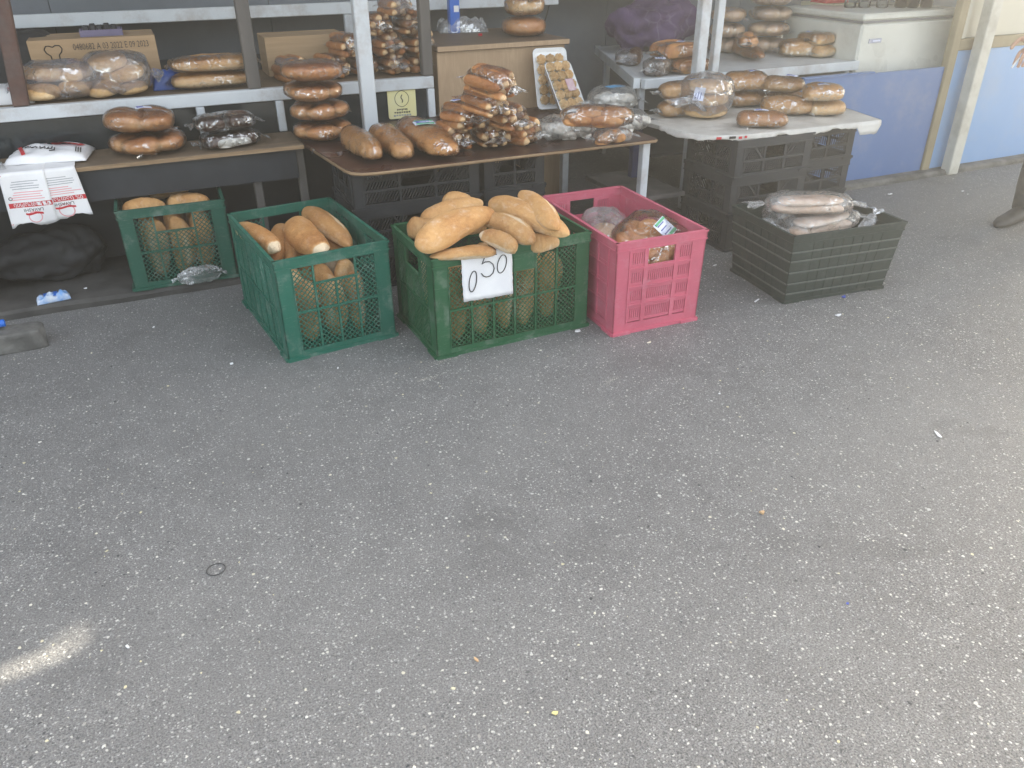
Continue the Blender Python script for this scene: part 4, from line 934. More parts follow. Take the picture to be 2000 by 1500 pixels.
stroke(z4([(892, 594), (850, 597), (803, 602), (790, 635), (775, 672), (800, 655), (835, 652), (862, 672), (872, 705), (862, 742), (838, 766), (808, 773), (785, 764), (770, 745)]), .0017, 'digit', MT['black'], tagt)
stroke(z4(oval(933, 670, 34, 72, 14)), .0017, 'digit', MT['black'], tagt, True)

# ---- lavash bags hanging over the bench and the folded pack on top
def hang_bag(label, x0, x1, ztop, zbot, lean, seed, y0=3.461):
    w = x1-x0; hgt = ztop-zbot
    t = thing('lavash_bag', label, 'bread bag', ((x0+x1)/2, y0, ztop), group='lavash bags hanging on the bench')
    def S(u, v, off=0.):      # u across 0..1, v down 0..1
        h_ = max(0, (v-.32)/.68); x = (u-.5)*w*(1+.05*h_)+lean*h_
        if v < .32: k = (.32-v)/.32; y = .15*k+.004-.010*(1-k)**4; z = .0015+off+.003*math.sin(u*6+seed)*k*k
        else: z = -h_*hgt+.0015; y = -.006-.010*math.sin(h_*2.4)-.004*math.sin(u*5+seed+h_*3)-off
        return (x, y, z)
    n, m = 16, 28; V = []; F = []; r = random.Random(seed)
    for j in range(m+1):
        for i in range(n+1): V.append(S(i/n, j/m+(r.uniform(-.012, .012)+.03*math.sin(i*.5+seed) if j == m else 0)))
    for j in range(m):
        for i in range(n): q = j*(n+1)+i; F.append((q, q+1, q+n+2, q+n+1))
    o = MB().add(V, F).build('bag', MT['film_w'], t, True); solid(o, .002)
    def mark(V2, F2, mat, name, off=.0022):
        MB().add([S(p[0], .32+.68*p[1], off) for p in V2], F2).build(name, mat, o)
    def rect(u0, u1, v0, v1, mat, name='print', off=.0022, nn=8):
        V2 = [(u0+(u1-u0)*i/nn, v) for v in (v0, v1) for i in range(nn+1)]; mark(V2, [(i, nn+1+i, nn+2+i, i+1) for i in range(nn)], mat, name, off)
    def txt(body, uc, vc, hh, mat, maxw, off=.0032):
        V3, F3 = text_mesh(body); ww = max(p[0] for p in V3)-min(p[0] for p in V3); s = hh/hgt; k = min(s*hgt/w, maxw/ww) if ww else 1
        mark([(uc-p[0]*k, vc+p[1]*s) for p in V3], F3, mat, 'lettering', off)     # upside down
    rect(.0, .05, .02, .98, MT['red'], nn=3)
    rect(.06, 1., .56, .655, MT['red'])
    txt('0% საფუარის', .55, .605, .024, MT['film_w'], .78)
    txt('LAVASHI', .56, .71, .017, MT['black'], .42)
    ring = [(.56+.15*math.cos(a)*rr, .855+.15*math.sin(a)*rr*w/hgt) for rr in (1., .86) for a in np.linspace(0, 6.283, 28, endpoint=False)]
    mark(ring, [(i, (i+1) % 28, 28+(i+1) % 28, 28+i) for i in range(28)], MT['pink_ink'], 'emblem_ring')
    wv = [(.37+.38*i/8, .765+.012*math.sin(i*.9)+dv) for dv in (0, .04) for i in range(9)]
    mark(wv, [(i, 9+i, 10+i, i+1) for i in range(8)], MT['red'], 'emblem_banner', .003)
    for k in range(4): rect(.18+r.uniform(0, .1), .70+r.uniform(0, .25), .16+k*.045, .16+k*.045+.014, MT['grey_ink'])
    for k in range(4): rect(.14+r.uniform(0, .1), .75+r.uniform(0, .22), .36+k*.045, .36+k*.045+.016, MT['pink_ink'])
    rg = [(.13+.045*math.cos(a)*rr, .47+.045*math.sin(a)*rr*w/hgt) for rr in (1., .6) for a in np.linspace(0, 6.283, 16, endpoint=False)]
    mark(rg, [(i, (i+1) % 16, 16+(i+1) % 16, 16+i) for i in range(16)], MT['ink'], 'print')
    return t
xl0, xl1, xr1 = ony(8, 380, 3.45).x, ony(99, 380, 3.45).x, ony(160, 380, 3.45).x
hang_bag('white and red printed lavash bag with whole side stripe hanging over the bench edge', xl0, xl1, BZ+.004, ony(50, 440, 3.445).z, -.004, 2, 3.459)
hang_bag('white and red printed lavash bag half covered by the other hanging bag', xl1-.075, xr1, BZ+.0035, ony(130, 425, 3.45).z, .016, 5, 3.465)
def pillow(hx, hy, hz, seed, mat, wr=.06, n=26, sharp=.9):
    u = np.linspace(-1, 1, n); U, V = np.meshgrid(u, u, indexing='ij'); T = ((1-np.abs(U)**3.5)*(1-np.abs(V)**3.5))**.45
    P = np.stack([U*hx, V*hy, hz*T], -1).reshape(-1, 3); d = np.abs(wav(P/hx, seed, 7))*wr+wav(P/hx, seed+1, 16)*wr*.35
    top = P+np.array([0, 0, 1])*(d*hx*(.25+.75*T.reshape(-1)))[:, None]; bot = P*[1, 1, -.0]; me = MB(); N_ = n
    me.add(top+np.array([0, 0, .002]), [(i*N_+j, (i+1)*N_+j, (i+1)*N_+j+1, i*N_+j+1) for i in range(N_-1) for j in range(N_-1)])
    me.add(bot, [(i*N_+j, i*N_+j+1, (i+1)*N_+j+1, (i+1)*N_+j) for i in range(N_-1) for j in range(N_-1)])
    e = [j for j in range(N_)]+[i*N_+N_-1 for i in range(1, N_)]+[(N_-1)*N_+j for j in range(N_-2, -1, -1)]+[i*N_ for i in range(N_-2, 0, -1)]
    k = N_*N_; me.f += [(e[i], e[(i+1) % len(e)], k+e[(i+1) % len(e)], k+e[i]) for i in range(len(e))]; me.mi += [0]*len(e)
    return me.mesh('bag', mat, True), (lambda x, y: hz*((1-min(1, abs(x/hx))**3.5)*(1-min(1, abs(y/hy))**3.5))**.45)
c = onz(92, 288, BZ+.03); me, hf = pillow(.145, .10, .034, 8, MT['film_w'], .05)
lp = thing('lavash_pack', 'folded white and red lavash pack with black handwriting on the plywood bench', 'bread bag', (c.x+.012, 3.655, BZ+.0075), (0, 0, -.16))
lo = put(me, 'bag', lp, (0, 0, 0))
def on_pack(V2, F2, mat, name, off=.006): return MB().add([(x, y, max(0, hf(x, y))+off+.004) for x, y in V2], F2).build(name, mat, lo)
def strip(x0, y0, x1, y1, w_, mat, name='print', off=.007, n=10):
    d = Vector((x1-x0, y1-y0)).normalized(); q = Vector((-d.y, d.x))*w_/2; V2 = [(x0+(x1-x0)*i/n+s*q.x, y0+(y1-y0)*i/n+s*q.y) for s in (-1, 1) for i in range(n+1)]
    on_pack(V2, [(i, i+1, n+2+i, n+1+i) for i in range(n)], mat, name, off)
strip(-.11, .03, -.07, -.085, .014, MT['red']); strip(.0, .085, .12, .02, .032, MT['red']); strip(.02, .072, .11, .025, .010, MT['film_w'], off=.009)
strip(-.095, .08, -.02, .075, .012, MT['pink_ink'])
for pts in ([(-.085, .02), (-.072, .045), (-.062, .015), (-.08, .03)], [(-.055, .035), (-.038, .004)], [(-.038, .03), (-.058, .006)], [(-.03, .018), (-.022, -.018), (-.010, .01), (-.004, -.022)], [(.006, -.006), (.004, -.034), (.020, -.028), (.018, -.004)], [(.03, -.02), (.034, -.05), (.016, -.052)]):
    MB().tube([(x, y-.01, max(0, hf(x, y-.01))+.0085) for x, y in pts], .0022, 6).build('handwriting', MT['black'], lo, True)
for k in range(3): strip(.105+k*.008, -.02-.0*k, .112+k*.008, -.075, .004, MT['ink'])
c = onz(8, 300, BZ); me2, _ = pillow(.08, .09, .035, 18, MT['wrap_w'], .08); tag(put(me2, 'plastic_bag', loc=(c.x-.06, 3.58, BZ+.001), rot=(0, 0, .3)), 'milky plastic bag lying on the bench beside the lavash pack', 'plastic bag')

# ---- dark chocolate roll packs
def cake(label, loc, rz, seed, mat, wrap='wrap'):
    t = thing('wrapped_cake', label, 'cake', loc, (0, 0, rz), 'chocolate rolls on the bench')
    for s in (-1, 1): put(loaf_mesh(.10, .12, .056, seed+s, MT[mat], None, p=5, taper=.0, dark_top=.7, base_c=.6), 'roll', t, (s*.052, 0, .002))
    put(loaf_mesh(.15, .03, .036, seed+3, MT['white_bun'], None, p=5, base_c=.02, dark_top=.05), 'cream', t, (.0, -.055, .006)) if seed < 405 else None; put(wrap_mesh(.122, .074, .032, seed+5, MT[wrap], .6, .6, .10, .025), 'wrapper', t); return t
c = onz(452, 285, BZ)
cake('wrapped dark cake with white cream side lying under another on the bench', (c.x, c.y, BZ+.0006), .25, 401, 'choc', 'wrap'); cake('wrapped chocolate brown roll on top of another on the bench', (c.x-.01, c.y+.01, BZ+.068), .15, 411, 'choc')

# ---- upper shelf: boxes, hazy bread bags, long loaves
def carton(name, label, x0, x1, y0, y1, z0, z1, mat='card', lid=True):
    t = thing(name, label, 'box', ((x0+x1)/2, y0, z0)); w = x1-x0; d = y1-y0; h = z1-z0
    MB().box(-w/2, w/2, 0, .005, 0, h).build('front_wall', MT[mat], t); MB().box(-w/2, w/2, d-.005, d, 0, h).build('back_wall', MT[mat], t)
    for s in (-1, 1): MB().box(s*w/2-(.005 if s > 0 else 0), s*w/2+(.005 if s < 0 else 0), .0052, d-.0052, 0, h-.001).build('side_wall', MT[mat], t)
    MB().box(-w/2+.005, w/2-.005, .0052, d/2-.002, h-.006, h-.002).build('flap', MT[mat], t); MB().box(-w/2+.005, w/2-.005, d/2+.002, d-.0052, h-.006, h-.002).build('flap', MT[mat], t)
    MB().box(-w/2+.006, w/2-.006, .006, d-.006, .0002, .004).build('bottom', MT[mat], t); return t
bl, br = ony(50, 78, 4.06), ony(302, 72, 4.06)
bx_ = carton('cardboard_box', 'cardboard box printed with dates and a chef hat outline on the upper shelf', bl.x, br.x, 4.06, 4.33, SZ-.0035, .912)
w_ = br.x-bl.x
V3, F3 = text_mesh('0480682 A 03 2022 E 09 2023'); k = w_*.60/(max(p[0] for p in V3)-min(p[0] for p in V3))
MB().add([(p[0]*k+w_*.14, -.0015, p[1]*k*1.5+.178) for p in V3], F3).build('lettering', MT['ink'], bx_)
hat = [(-.20, .125), (-.20, .15), (-.215, .16), (-.222, .175), (-.212, .188), (-.197, .188), (-.185, .183), (-.172, .19), (-.155, .188), (-.147, .176), (-.152, .163), (-.165, .152), (-.165, .125)]
MB().tube([(x*.9+.01, -.0015, z) for x, z in hat], .0022, 5).build('hat_outline', MT['black'], bx_, True)
MB().box(-.12, -.03, -.002, -.0008, .118, .132).build('print', MT['red'], bx_)
bt = thing('plastic_tray', 'small purple grey tray with dark packets lying on top of the cardboard box', 'tray', ((bl.x+br.x)/2+.04, 4.13, .9105))
MB().box(-.085, .085, 0, .10, 0, .004).box(-.085, -.081, 0, .10, .0041, .026).box(.081, .085, 0, .10, .0041, .026).box(-.0808, .0808, 0, .004, .0041, .026).box(-.0808, .0808, .096, .10, .0041, .026).build('tray', pm('purple_grey', (.16, .14, .24), None, 10, .5, .05), bt)
for i in range(5): MB().bbox(-.07+i*.028, -.048+i*.028, .012, .085, .0045, .040+.006*(i % 2), .003).build('packet', MT['darkpanel'], bt)
a, b_ = ony(517, 82, 4.12), ony(655, 72, 4.12)
carton('cardboard_box', 'plain cardboard box behind the bread sticks on the upper shelf', a.x, b_.x+.05, 4.12, 4.34, SZ-.0035, .872)
me3, _ = pillow(.075, .05, .07, 28, MT['bluebag'], .10); c = ony(330, 148, 3.98); tag(put(me3, 'blue_bag', loc=(c.x, 3.99, SZ-.003)), 'crumpled bright blue bag between the printed box and the long loaves', 'plastic bag')
# long loaves
for k, lab in enumerate(('wrapped long pale loaf lying underneath another beside the dark post', 'wrapped long golden loaf on top of another beside the dark post')):
    c = ony(418, 160 if k == 0 else 128, 3.93)
    t = thing('wrapped_loaf', lab, 'bread', (c.x, 3.93, SZ-.003+k*.067), (0, 0, .02), 'long loaves on the upper shelf')
    put(loaf_mesh(.355, .15, .062, 430+k*7, MT['bread_pl'], None, p=4.5, taper=.02, dark_top=.80, base_c=.05), 'loaf', t, (0, 0, .002)); put(wrap_mesh(.187, .081, .034, 440+k, MT['wrap'], .65, .6, .05, .012), 'wrapper', t)
# hazy bags of buns
def bag_of(label, loc, rz, hx, hy, hz, buns, wrap, seed, group=None, mat='bread_pl', name='bag_of_bread', R=.075, H=.06, tails=.04, wr=.10):
    t = thing(name, label, 'bread', loc, (0, 0, rz), group)
    for i, (x, y, z, s) in enumerate(buns): put(round_mesh(R*s, H*s, 0, seed+i, MT[mat], 18, 28, dip=.0, base_c=.3, top_c=.62), 'bun', t, (x, y, z), (rnd.uniform(-.2, .2), rnd.uniform(-.2, .2), i))
    put(wrap_mesh(hx, hy, hz, seed+20, MT[wrap], .75, .7, wr, tails, 40, 44), 'wrapper', t); return t
gH = 'hazy bags of buns on the upper shelf'
c = ony(125, 190, 3.91); bag_of('hazy plastic bag of buns on the shelf beside the rusty post', (c.x, 3.915, SZ), .1, .155, .11, .074, [(-.08, -.03, .004, 1), (.06, -.02, .004, 1), (-.02, .03, .06, 1), (-.08, 0, .075, .9), (.07, .0, .07, .9)], 'wrap_h', 460, gH)
c = ony(238, 190, 3.90); bag_of('taller hazy plastic bag of buns in front of the printed box', (c.x, 3.91, SZ), -.15, .135, .11, .086, [(-.05, -.02, .004, 1), (.06, -.04, .004, .8), (0, .03, .06, 1), (-.02, 0, .10, 1.), (.05, -.02, .055, .9)], 'wrap_h', 480, gH)
c = ony(20, 165, 3.9); me4, _ = pillow(.10, .09, .06, 33, MT['film_w'], .06); o = tag(put(me4, 'lavash_pack', loc=(c.x-.03, 3.95, SZ-.003)), 'white and red lavash pack lying on the shelf behind the rusty post', 'bread bag')
MB().box(.03, .05, -.06, .04, .058, .066).build('print', MT['red'], o)
# dark sack of clothes at the left of the back shelf
me5, _ = pillow(.22, .14, .22, 37, MT['blackbag'], .06); tag(put(me5, 'dark_sack', loc=(-.44, 4.30, SZ-.003)), 'dark soft sack standing behind the printed cardboard box', 'sack')

# ---- yellow card on the dark glass
yc = thing('yellow_card', 'faded yellow card with leaf emblem stuck on the dark glass panel', 'sign', (ony(785, 200, SY+.011).x, SY+.011, 0))
za, zb_ = ony(785, 173, SY+.011).z, ony(785, 231, SY+.011).z; wv_ = (ony(812, 200, SY+.011).x-ony(757, 200, SY+.011).x)/2; mz = (za+zb_)/2; hh = (za-zb_)/2
def rrect(w, h, r, n=5): return [(sx*(w-r)+r*math.cos(a0+i*math.pi/2/n), sy*(h-r)+r*math.sin(a0+i*math.pi/2/n)) for sx, sy, a0 in ((1, 1, 0), (-1, 1, math.pi/2), (-1, -1, math.pi), (1, -1, 1.5*math.pi)) for i in range(n+1)]
pts = rrect(wv_, hh, .01); b = MB(); n = len(pts)
b.add([(x, -.001, mz+z) for x, z in pts]+[(x, .0005, mz+z) for x, z in pts], [tuple(range(n)), tuple(range(2*n-1, n-1, -1))]+[(i, n+i, n+(i+1) % n, (i+1) % n) for i in range(n)]); b.build('card', MT['yellow'], yc)
leaf = [(.034*math.sin(t)*abs(math.sin(t))**.2*1.0, .036*math.cos(t)) for t in np.linspace(0, 6.283, 24, endpoint=False)]
MB().tube([(x, -.0016, mz+.022+z) for x, z in leaf], .0013, 5, closed=True).build('emblem', MT['ink'], yc, True)
MB().tube([(.004*math.sin(i), -.0016, mz+.005+i*.005) for i in range(8)], .0022, 5).build('emblem', MT['ink'], yc, True)
r = random.Random(9)
for k, ww in ((0, .026), (1, .040), (2, .044)):
    for q in range(7): 
        x = -ww+2*ww*q/7; MB().box(x, x+2*ww/7*.72, -.0018, -.0011, mz-.028-k*.013-.0035*r.random(), mz-.0225-k*.013).build('lettering', MT['ink'] if k < 2 else MT['grey_ink'], yc)

# ---- cabinet top: blue bottle, clear bag, two round breads
CT = .8305
c = ony(886, 30, 4.28); bo = thing('blue_carton', 'bright blue upright carton with white label on the cabinet', 'carton', (c.x, 4.28, CT))
MB().bbox(-.028, .028, -.02, .02, 0, .19, .004).build('body', MT['blue'], bo); MB().box(-.005, .022, -.0212, -.0202, .10, .13).build('label', MT['paper'], bo)
MB().lathe([(.012, 0), (.012, .018), (.009, .02)], 12, c=(0, 0, .19)).build('cap', MT['paper'], bo)
me6, _ = pillow(.13, .085, .055, 43, MT['wrap_w'], .16); c = onz(905, 62, CT); tag(put(me6, 'plastic_bag', loc=(c.x, c.y+.02, CT+.0005), rot=(0, 0, -.2)), 'crumpled clear plastic bag lying on the cabinet top', 'plastic bag')
c = onz(938, 70, CT); b = MB(); b.lathe([(.011, 0), (.011, .009), (.009, .011)], 14); tag(b.build('red_disc', MT['red'], loc=(c.x, c.y, CT+.0004)), 'small red plastic disc lying on the cabinet beside the clear bag', 'disc')
c = onz(1031, 72, CT)
gC = 'round breads on the cabinet'
round_pack('wrapped round bread at the bottom of the pair on the cabinet', (c.x, c.y+.05, CT+.0005), .2, .108, .085, 0, 501, gC, 'bread_dk', dip=.0, top_c=.6); round_pack('wrapped pale sided round bread on top of the pair on the cabinet', (c.x, c.y+.05, CT+.094), .2, .102, .088, 3, 511, gC, 'bread_pl', dip=.0, top_c=.85)

# ---- foam trays of pastries leaning on the cabinet
def tray_thing(label, loc, lean, rz, seed, mat, w=.075, h=.125):
    t = thing('pastry_tray', label, 'tray', loc, (0, 0, rz), 'foam trays of pastries'); T = Matrix.Rotation(lean, 4, 'X')
    prof = [(w, h, .0), (w*.97, h*.98, .003), (w*.86, h*.90, -.022), (w*.84, h*.88, -.022)]
    V = []; F = []; n = 24
    for (a, b2, z) in prof: V += [(x, y+h, z+.024) for x, y in rrect(a, b2, .025)]
    n = 24
    for i in range(3): F += [(i*n+j, i*n+(j+1) % n, (i+1)*n+(j+1) % n, (i+1)*n+j) for j in range(n)]
    F.append(tuple(3*n+j for j in range(n)))
    o = MB().add(V, F).build('tray', MT['foam'], t, True); o.matrix_local = T; solid(o, .003)
    pm_ = [round_mesh(.0245, .032, 7, seed+i, MT[mat], 12, 36, dip=.5, twist=1.5, base_c=.28, top_c=.68, crease=.2) for i in range(2)]
    for i in range(3):
        for j in range(5):
            q = put(pm_[(i+j) % 2], 'pastry', t); q.matrix_local = T @ Matrix.Translation(((i-1)*.046, .045+j*.047, .006)) @ Matrix.Rotation(i*2+j, 4, 'Z')
    
    MB().box(-.0, .045, h-.03, h+.03, .0375, .039).build('label', pm('tray_label', (.45, .2, .3), (.6, .5, .5), 30, .4, 0), t).matrix_local = T
    return t
p = onz(1085, 222, BZ); tray_thing('white foam tray of pale shell pastries leaning against the cabinet', (p.x+.03, 3.665, BZ+.002), math.radians(72), -.10, 520, 'pastry', .088, .142)
p = onz(1112, 230, BZ); tray_thing('white foam tray of walnut brown pastries leaning in front of another tray', (p.x+.05, 3.53, BZ+.002), math.radians(55), .2, 530, 'pastry', .080, .128)

# ---- bags at the right end of the brown table
def goods(name, label, cat, loc, rz, hx, hy, hz, items, wrap, seed, group=None, tails=.03, wr=.12, lab=None, tilt=(0, 0)):
    t = thing(name, label, cat, loc, (tilt[0], tilt[1], rz), group)
    for me_, x, y, z, r_ in items: put(me_, 'piece', t, (x, y, z), r_)
    o = put(wrap_mesh(hx, hy, hz, seed, MT[wrap], .75, .7, wr, tails), 'wrapper', t)
    if lab: sticker(t, *lab)
    return t, o
gingr = [round_mesh(.026, .026, 0, 540+i, MT['white_bun'], 12, 18, dip=.5, base_c=.1, top_c=.3) for i in range(3)]
bunm = [loaf_mesh(.13, .06, .045, 550+i, MT['bread_dk'], None, 20, 14, p=3, dark_top=.6) for i in range(3)]
def scatter(mesh, n, hx, hy, layers, dz, seed):
    r = random.Random(seed); out = []
    for l in range(layers):
        for i in range(n): out.append((r.choice(mesh), r.uniform(-hx, hx), r.uniform(-hy, hy), .003+l*dz, (r.uniform(-.5, .5), r.uniform(-.5, .5), r.uniform(0, 6))))
    return out
p = onz(1112, 272, BZ); t, o = goods('gingerbread_bag', 'clear bag of white iced gingerbread with red printing at the table front', 'biscuit bag', (p.x, p.y+.035, BZ+.0006), -.05, .135, .085, .045, scatter(gingr, 14, .10, .055, 2, .028, 1), 'wrap_c', 560, 'bags of gingerbread')
MB().add([(.02+.09*i/6, -.075+.10*j/6, .092-.02*(j-3)**2/9+.004*math.sin(i*2+j)) for i in range(7) for j in range(7)], [(i*7+j, (i+1)*7+j, (i+1)*7+j+1, i*7+j+1) for i in range(6) for j in range(6)]).build('red_print', MT['red'], t, True)
MB().add([(.045+.04*i/4, -.05+.03*j/4, .0965-.02*(j*.8-1)**2/9) for i in range(5) for j in range(5)], [(i*5+j, (i+1)*5+j, (i+1)*5+j+1, i*5+j+1) for i in range(4) for j in range(4)]).build('white_print', MT['film_w'], t, True)
p = onz(1235, 255, BZ); goods('gingerbread_bag', 'clear bag of white iced gingerbread at the corner of the brown table', 'biscuit bag', (p.x-.02, p.y+.03, BZ+.0006), .2, .10, .09, .042, scatter(gingr, 12, .07, .06, 2, .028, 2), 'wrap_c', 565, 'bags of gingerbread')
p = onz(1215, 228, BZ); t, o = goods('gingerbread_bag', 'clear bag of iced gingerbread with a light blue label behind the brown buns', 'biscuit bag', (p.x, p.y+.10, BZ+.0006), .1, .12, .09, .062, scatter(gingr, 12, .09, .06, 3, .03, 3), 'wrap_c', 570, 'bags of gingerbread')
MB().add([(-.05+.09*i/4, -.05+.05*j/4, .128-.0004*(i-2)**2) for i in range(5) for j in range(5)], [(i*5+j, (i+1)*5+j, (i+1)*5+j+1, i*5+j+1) for i in range(4) for j in range(4)]).build('label', flat('sky_blue_label', (.10, .38, .68), .35), t, True)
p = onz(1195, 282, BZ); goods('biscuit_bag', 'small flat bag of tan biscuits at the front edge beside the red printed bag', 'biscuit bag', (p.x+.02, p.y+.03, BZ+.0006), .0, .085, .045, .028, scatter(bunm[:1], 3, .03, .015, 1, .02, 4), 'wrap_c', 575)
p = onz(1165, 250, BZ+.09); goods('bun_bag', 'clear bag of smooth brown buns lying across the gingerbread bags', 'bread', (p.x, p.y, BZ+.096), -.55, .145, .07, .04, [(bunm[0], -.07, -.02, .004, (0, 0, .3)), (bunm[1], -.07, .03, .004, (0, 0, .1)), (bunm[2], .04, -.025, .004, (0, 0, .2)), (bunm[0], .05, .025, .004, (0, 0, -.2)), (bunm[1], -.02, 0, .036, (0, 0, .1)), (bunm[2], .07, 0, .034, (0, 0, 0))], 'wrap', 580)

# ------------------------------------------------------------------ goods on the white table
purp = thing('purple_sack', 'limp crumpled purple plastic sack at the back of the white table', 'sack', (2.87, 4.38, WZ-.003), (0, 0, .3))
put(wrap_mesh(.27, .19, .135, 601, MT['purple'], .9, .95, .42, 0., 60, 64, .8), 'sack', purp); put(wrap_mesh(.20, .14, .085, 602, MT['blackbag'], .8, .8, .1, 0., 20, 28), 'filling', purp, (0, 0, .012))
def block_pack(label, loc, rz, n, lx, ly, lz, mat, seed, lab=None, group=None, wrap='wrap', tilt=(0, 0), dark_top=.7, base_c=.45, axis='y'):
    """sliced block loaves side by side in film"""
    t = thing('wrapped_loaf', label, 'bread', loc, (tilt[0], tilt[1], rz), group)
    for i in range(n): put(loaf_mesh(lx, ly/n*1.02, lz, seed+i, MT[mat], None, 22, 16, p=6, taper=.02, dark_top=dark_top, base_c=base_c), 'loaf', t, (0, (i-(n-1)/2)*ly/n, .002))
    put(wrap_mesh(lx*.53, ly*.54, lz*.54, seed+9, MT[wrap], .5, .55, .08, .02), 'wrapper', t)
    if lab: sticker(t, lab[0], lab[1], (lab[2], lab[3], lz*1.12), (0, 0, lab[4]))
    return t
gW = 'wrapped loaves on the white table'
p = onz(1338, 142, WZ); block_pack('brown sliced pack lying under another beside the tall white post', (p.x+.03, p.y+.03, WZ-.003), .25, 3, .22, .16, .062, 'bread_dk', 611, None, gW)
block_pack('orange brown pack with white label on top beside the tall white post', (p.x-.02, p.y+.08, WZ+.066), .2, 3, .24, .16, .066, 'bread_dk', 621, (.06, .04, .05, 0, .3), gW)
p = onz(1285, 148, WZ); block_pack('dark rye pack with crooked white label at the rail of the white table', (p.x+.02, p.y+.04, WZ-.003), .6, 2, .16, .11, .075, 'rye', 631, (.062, .052, -.0, -.01, .5), gW, 'wrap_c')
p = onz(1240, 128, WZ); block_pack('dark bag of black bread in front of the purple sack', (p.x+.01, p.y+.08, WZ-.003), .9, 2, .20, .13, .07, 'rye', 641, None, gW, 'wrap_h')
gB = 'stacks of buns on the white table'
p = Vector((3.30, 4.05, 0)); q = ony(1500, 60, 4.05); p.x = q.x
for k, lab in enumerate(('lowest round bun loaf of the tall stack on the white table', 'second round bun loaf of the tall stack on the white table', 'third round bun loaf of the tall stack on the white table', 'fourth round bun loaf up the tall stack on the white table')):
    round_pack(lab, (p.x+rnd.uniform(-.01, .01), 4.05, WZ-.003+k*.083), k*.8, .12, .075, 4, 650+k*3, gB, 'bread_pl', 'wrap_h', dip=.1, top_c=.7)
q = ony(1425, 50, 4.1)
for k, lab in enumerate(('lower bun loaf of the short stack behind the twin posts', 'middle bun loaf of the short stack behind the twin posts', 'upper bun loaf of the short stack behind the twin posts')):
    round_pack(lab, (q.x, 4.12, WZ-.003+k*.083), k*.7, .10, .075, 4, 670+k*3, gB, 'bread_pl', 'wrap_h', dip=.1, top_c=.7)
loaf_pack('long brown loaf lying slantwise on the white table by the posts', (1410, 92), (1488, 124), WZ-.003, .10, .07, 681, gW, 'bread_dk', dark_top=.85)
p = onz(1462, 96, WZ+.06); block_pack('brown loaf in film resting across the slanting loaf', (p.x, p.y+.02, WZ+.071), .95, 1, .24, .10, .062, 'bread_dk', 686, None, gW)
p = onz(1440, 100, WZ); block_pack('dull brown loaf with grey film between the slanting loaf and the bun stack', (p.x+.0, p.y+.16, WZ-.003), .2, 2, .2, .14, .07, 'rye', 688, None, gW, 'wrap_h')
gT = 'pale loaves at the end of the white table'
p = onz(1572, 112, WZ); block_pack('pale crusty loaf with floury brown top lying beside the labelled loaf', (p.x+.02, p.y+.06, WZ-.003), -.35, 1, .24, .12, .085, 'bread_pl', 691, None, gT, dark_top=.85, base_c=.12)
p = onz(1615, 112, WZ); block_pack('pale pull apart loaf lying under the loaf with a small label', (p.x+.0, p.y+.08, WZ-.003), .15, 2, .17, .18, .055, 'bread_pl', 695, None, gT, dark_top=.6, base_c=.1)
block_pack('pale pull apart loaf with small white label at the end of the white table', (p.x-.01, p.y+.09, WZ+.061), .12, 2, .17, .17, .06, 'bread_pl', 699, (.04, .025, -.04, .03, .2), gT, dark_top=.85, base_c=.1)
p = ony(1635, 100, 4.0); t = carton('carton', 'pale beige carton standing beside the freezer on the white table', p.x-.09, p.x+.10, 4.0, 4.28, WZ-.003, .90, 'beige')
p = ony(1572, 40, 4.25); me7, _ = pillow(.12, .10, .20, 47, MT['wrap_w'], .12); tag(put(me7, 'plastic_bag', loc=(p.x, 4.25, WZ-.003)), 'tall milky plastic bag behind the tall stack of buns', 'plastic bag')
# things standing on the freezer
def bottle(label, loc, h, r, mat, capm, group, liquid=None, band=None):
    t = thing('bottle', label, 'bottle', loc, group=group)
    MB().lathe([(r*.8, 0), (r, .006), (r, h*.62), (r*.9, h*.70), (r*.42, h*.84), (r*.36, h*.95)], 18).build('body', MT[mat], t, True)
    MB().lathe([(r*.42, h*.951), (r*.42, h), (r*.36, h+.002)], 14).build('cap', MT[capm], t, True)
    if band: MB().lathe([(r*1.01, h*.22), (r*1.015, h*.23), (r*1.015, h*.5), (r*1.01, h*.51)], 18).build('label', MT[band], t, True)
    return t
for i, (px, lab, m, cm, bd) in enumerate([(1772, 'dark bottle with white band on the freezer lid near the corner trim', 'cola', 'red', 'paper'), (1795, 'dark bottle between two others on the freezer lid', 'cola', 'cola', 'paper'), (1822, 'dark bottle with white band on the freezer lid beside the tan corner trim', 'cola', 'paper', 'paper'),
                                          (1672, 'clear water bottle with blue band at the end of the freezer lid', 'glass', 'blue', 'label'), (1700, 'clear water bottle with blue band second along the freezer lid', 'glass', 'blue', 'label'), (1735, 'clear water bottle beside the dark bottles on the freezer lid', 'glass', 'paper', 'label')]):
    p = onz(px, 16, .8935); bottle(lab, (p.x, p.y+.05, .8935), .24, .034, m, cm, 'bottles on the freezer', band=bd)
p = ony(1618, 15, 4.14); me8, _ = pillow(.09, .07, .10, 53, MT['red'], .08); tag(put(me8, 'red_packet', loc=(p.x, 4.14, .8995)), 'red packet lying on the beige carton', 'packet')
# red packets along the back shelf
for i, (px, lab) in enumerate(((1085, 'red packet on the back shelf over the cabinet'), (1125, 'red packet second along the back shelf'), (1172, 'red packet on the back shelf over the purple sack'))):
    p = ony(px, 4, 4.55); me9, _ = pillow(.06, .05, .05, 57+i, MT['red'], .08); tag(put(me9, 'red_packet', loc=(p.x, 4.62, .9555 if p.x < 2.27 else .9805), rot=(0, 0, i)), lab, 'packet', 'red packets on the back shelf')

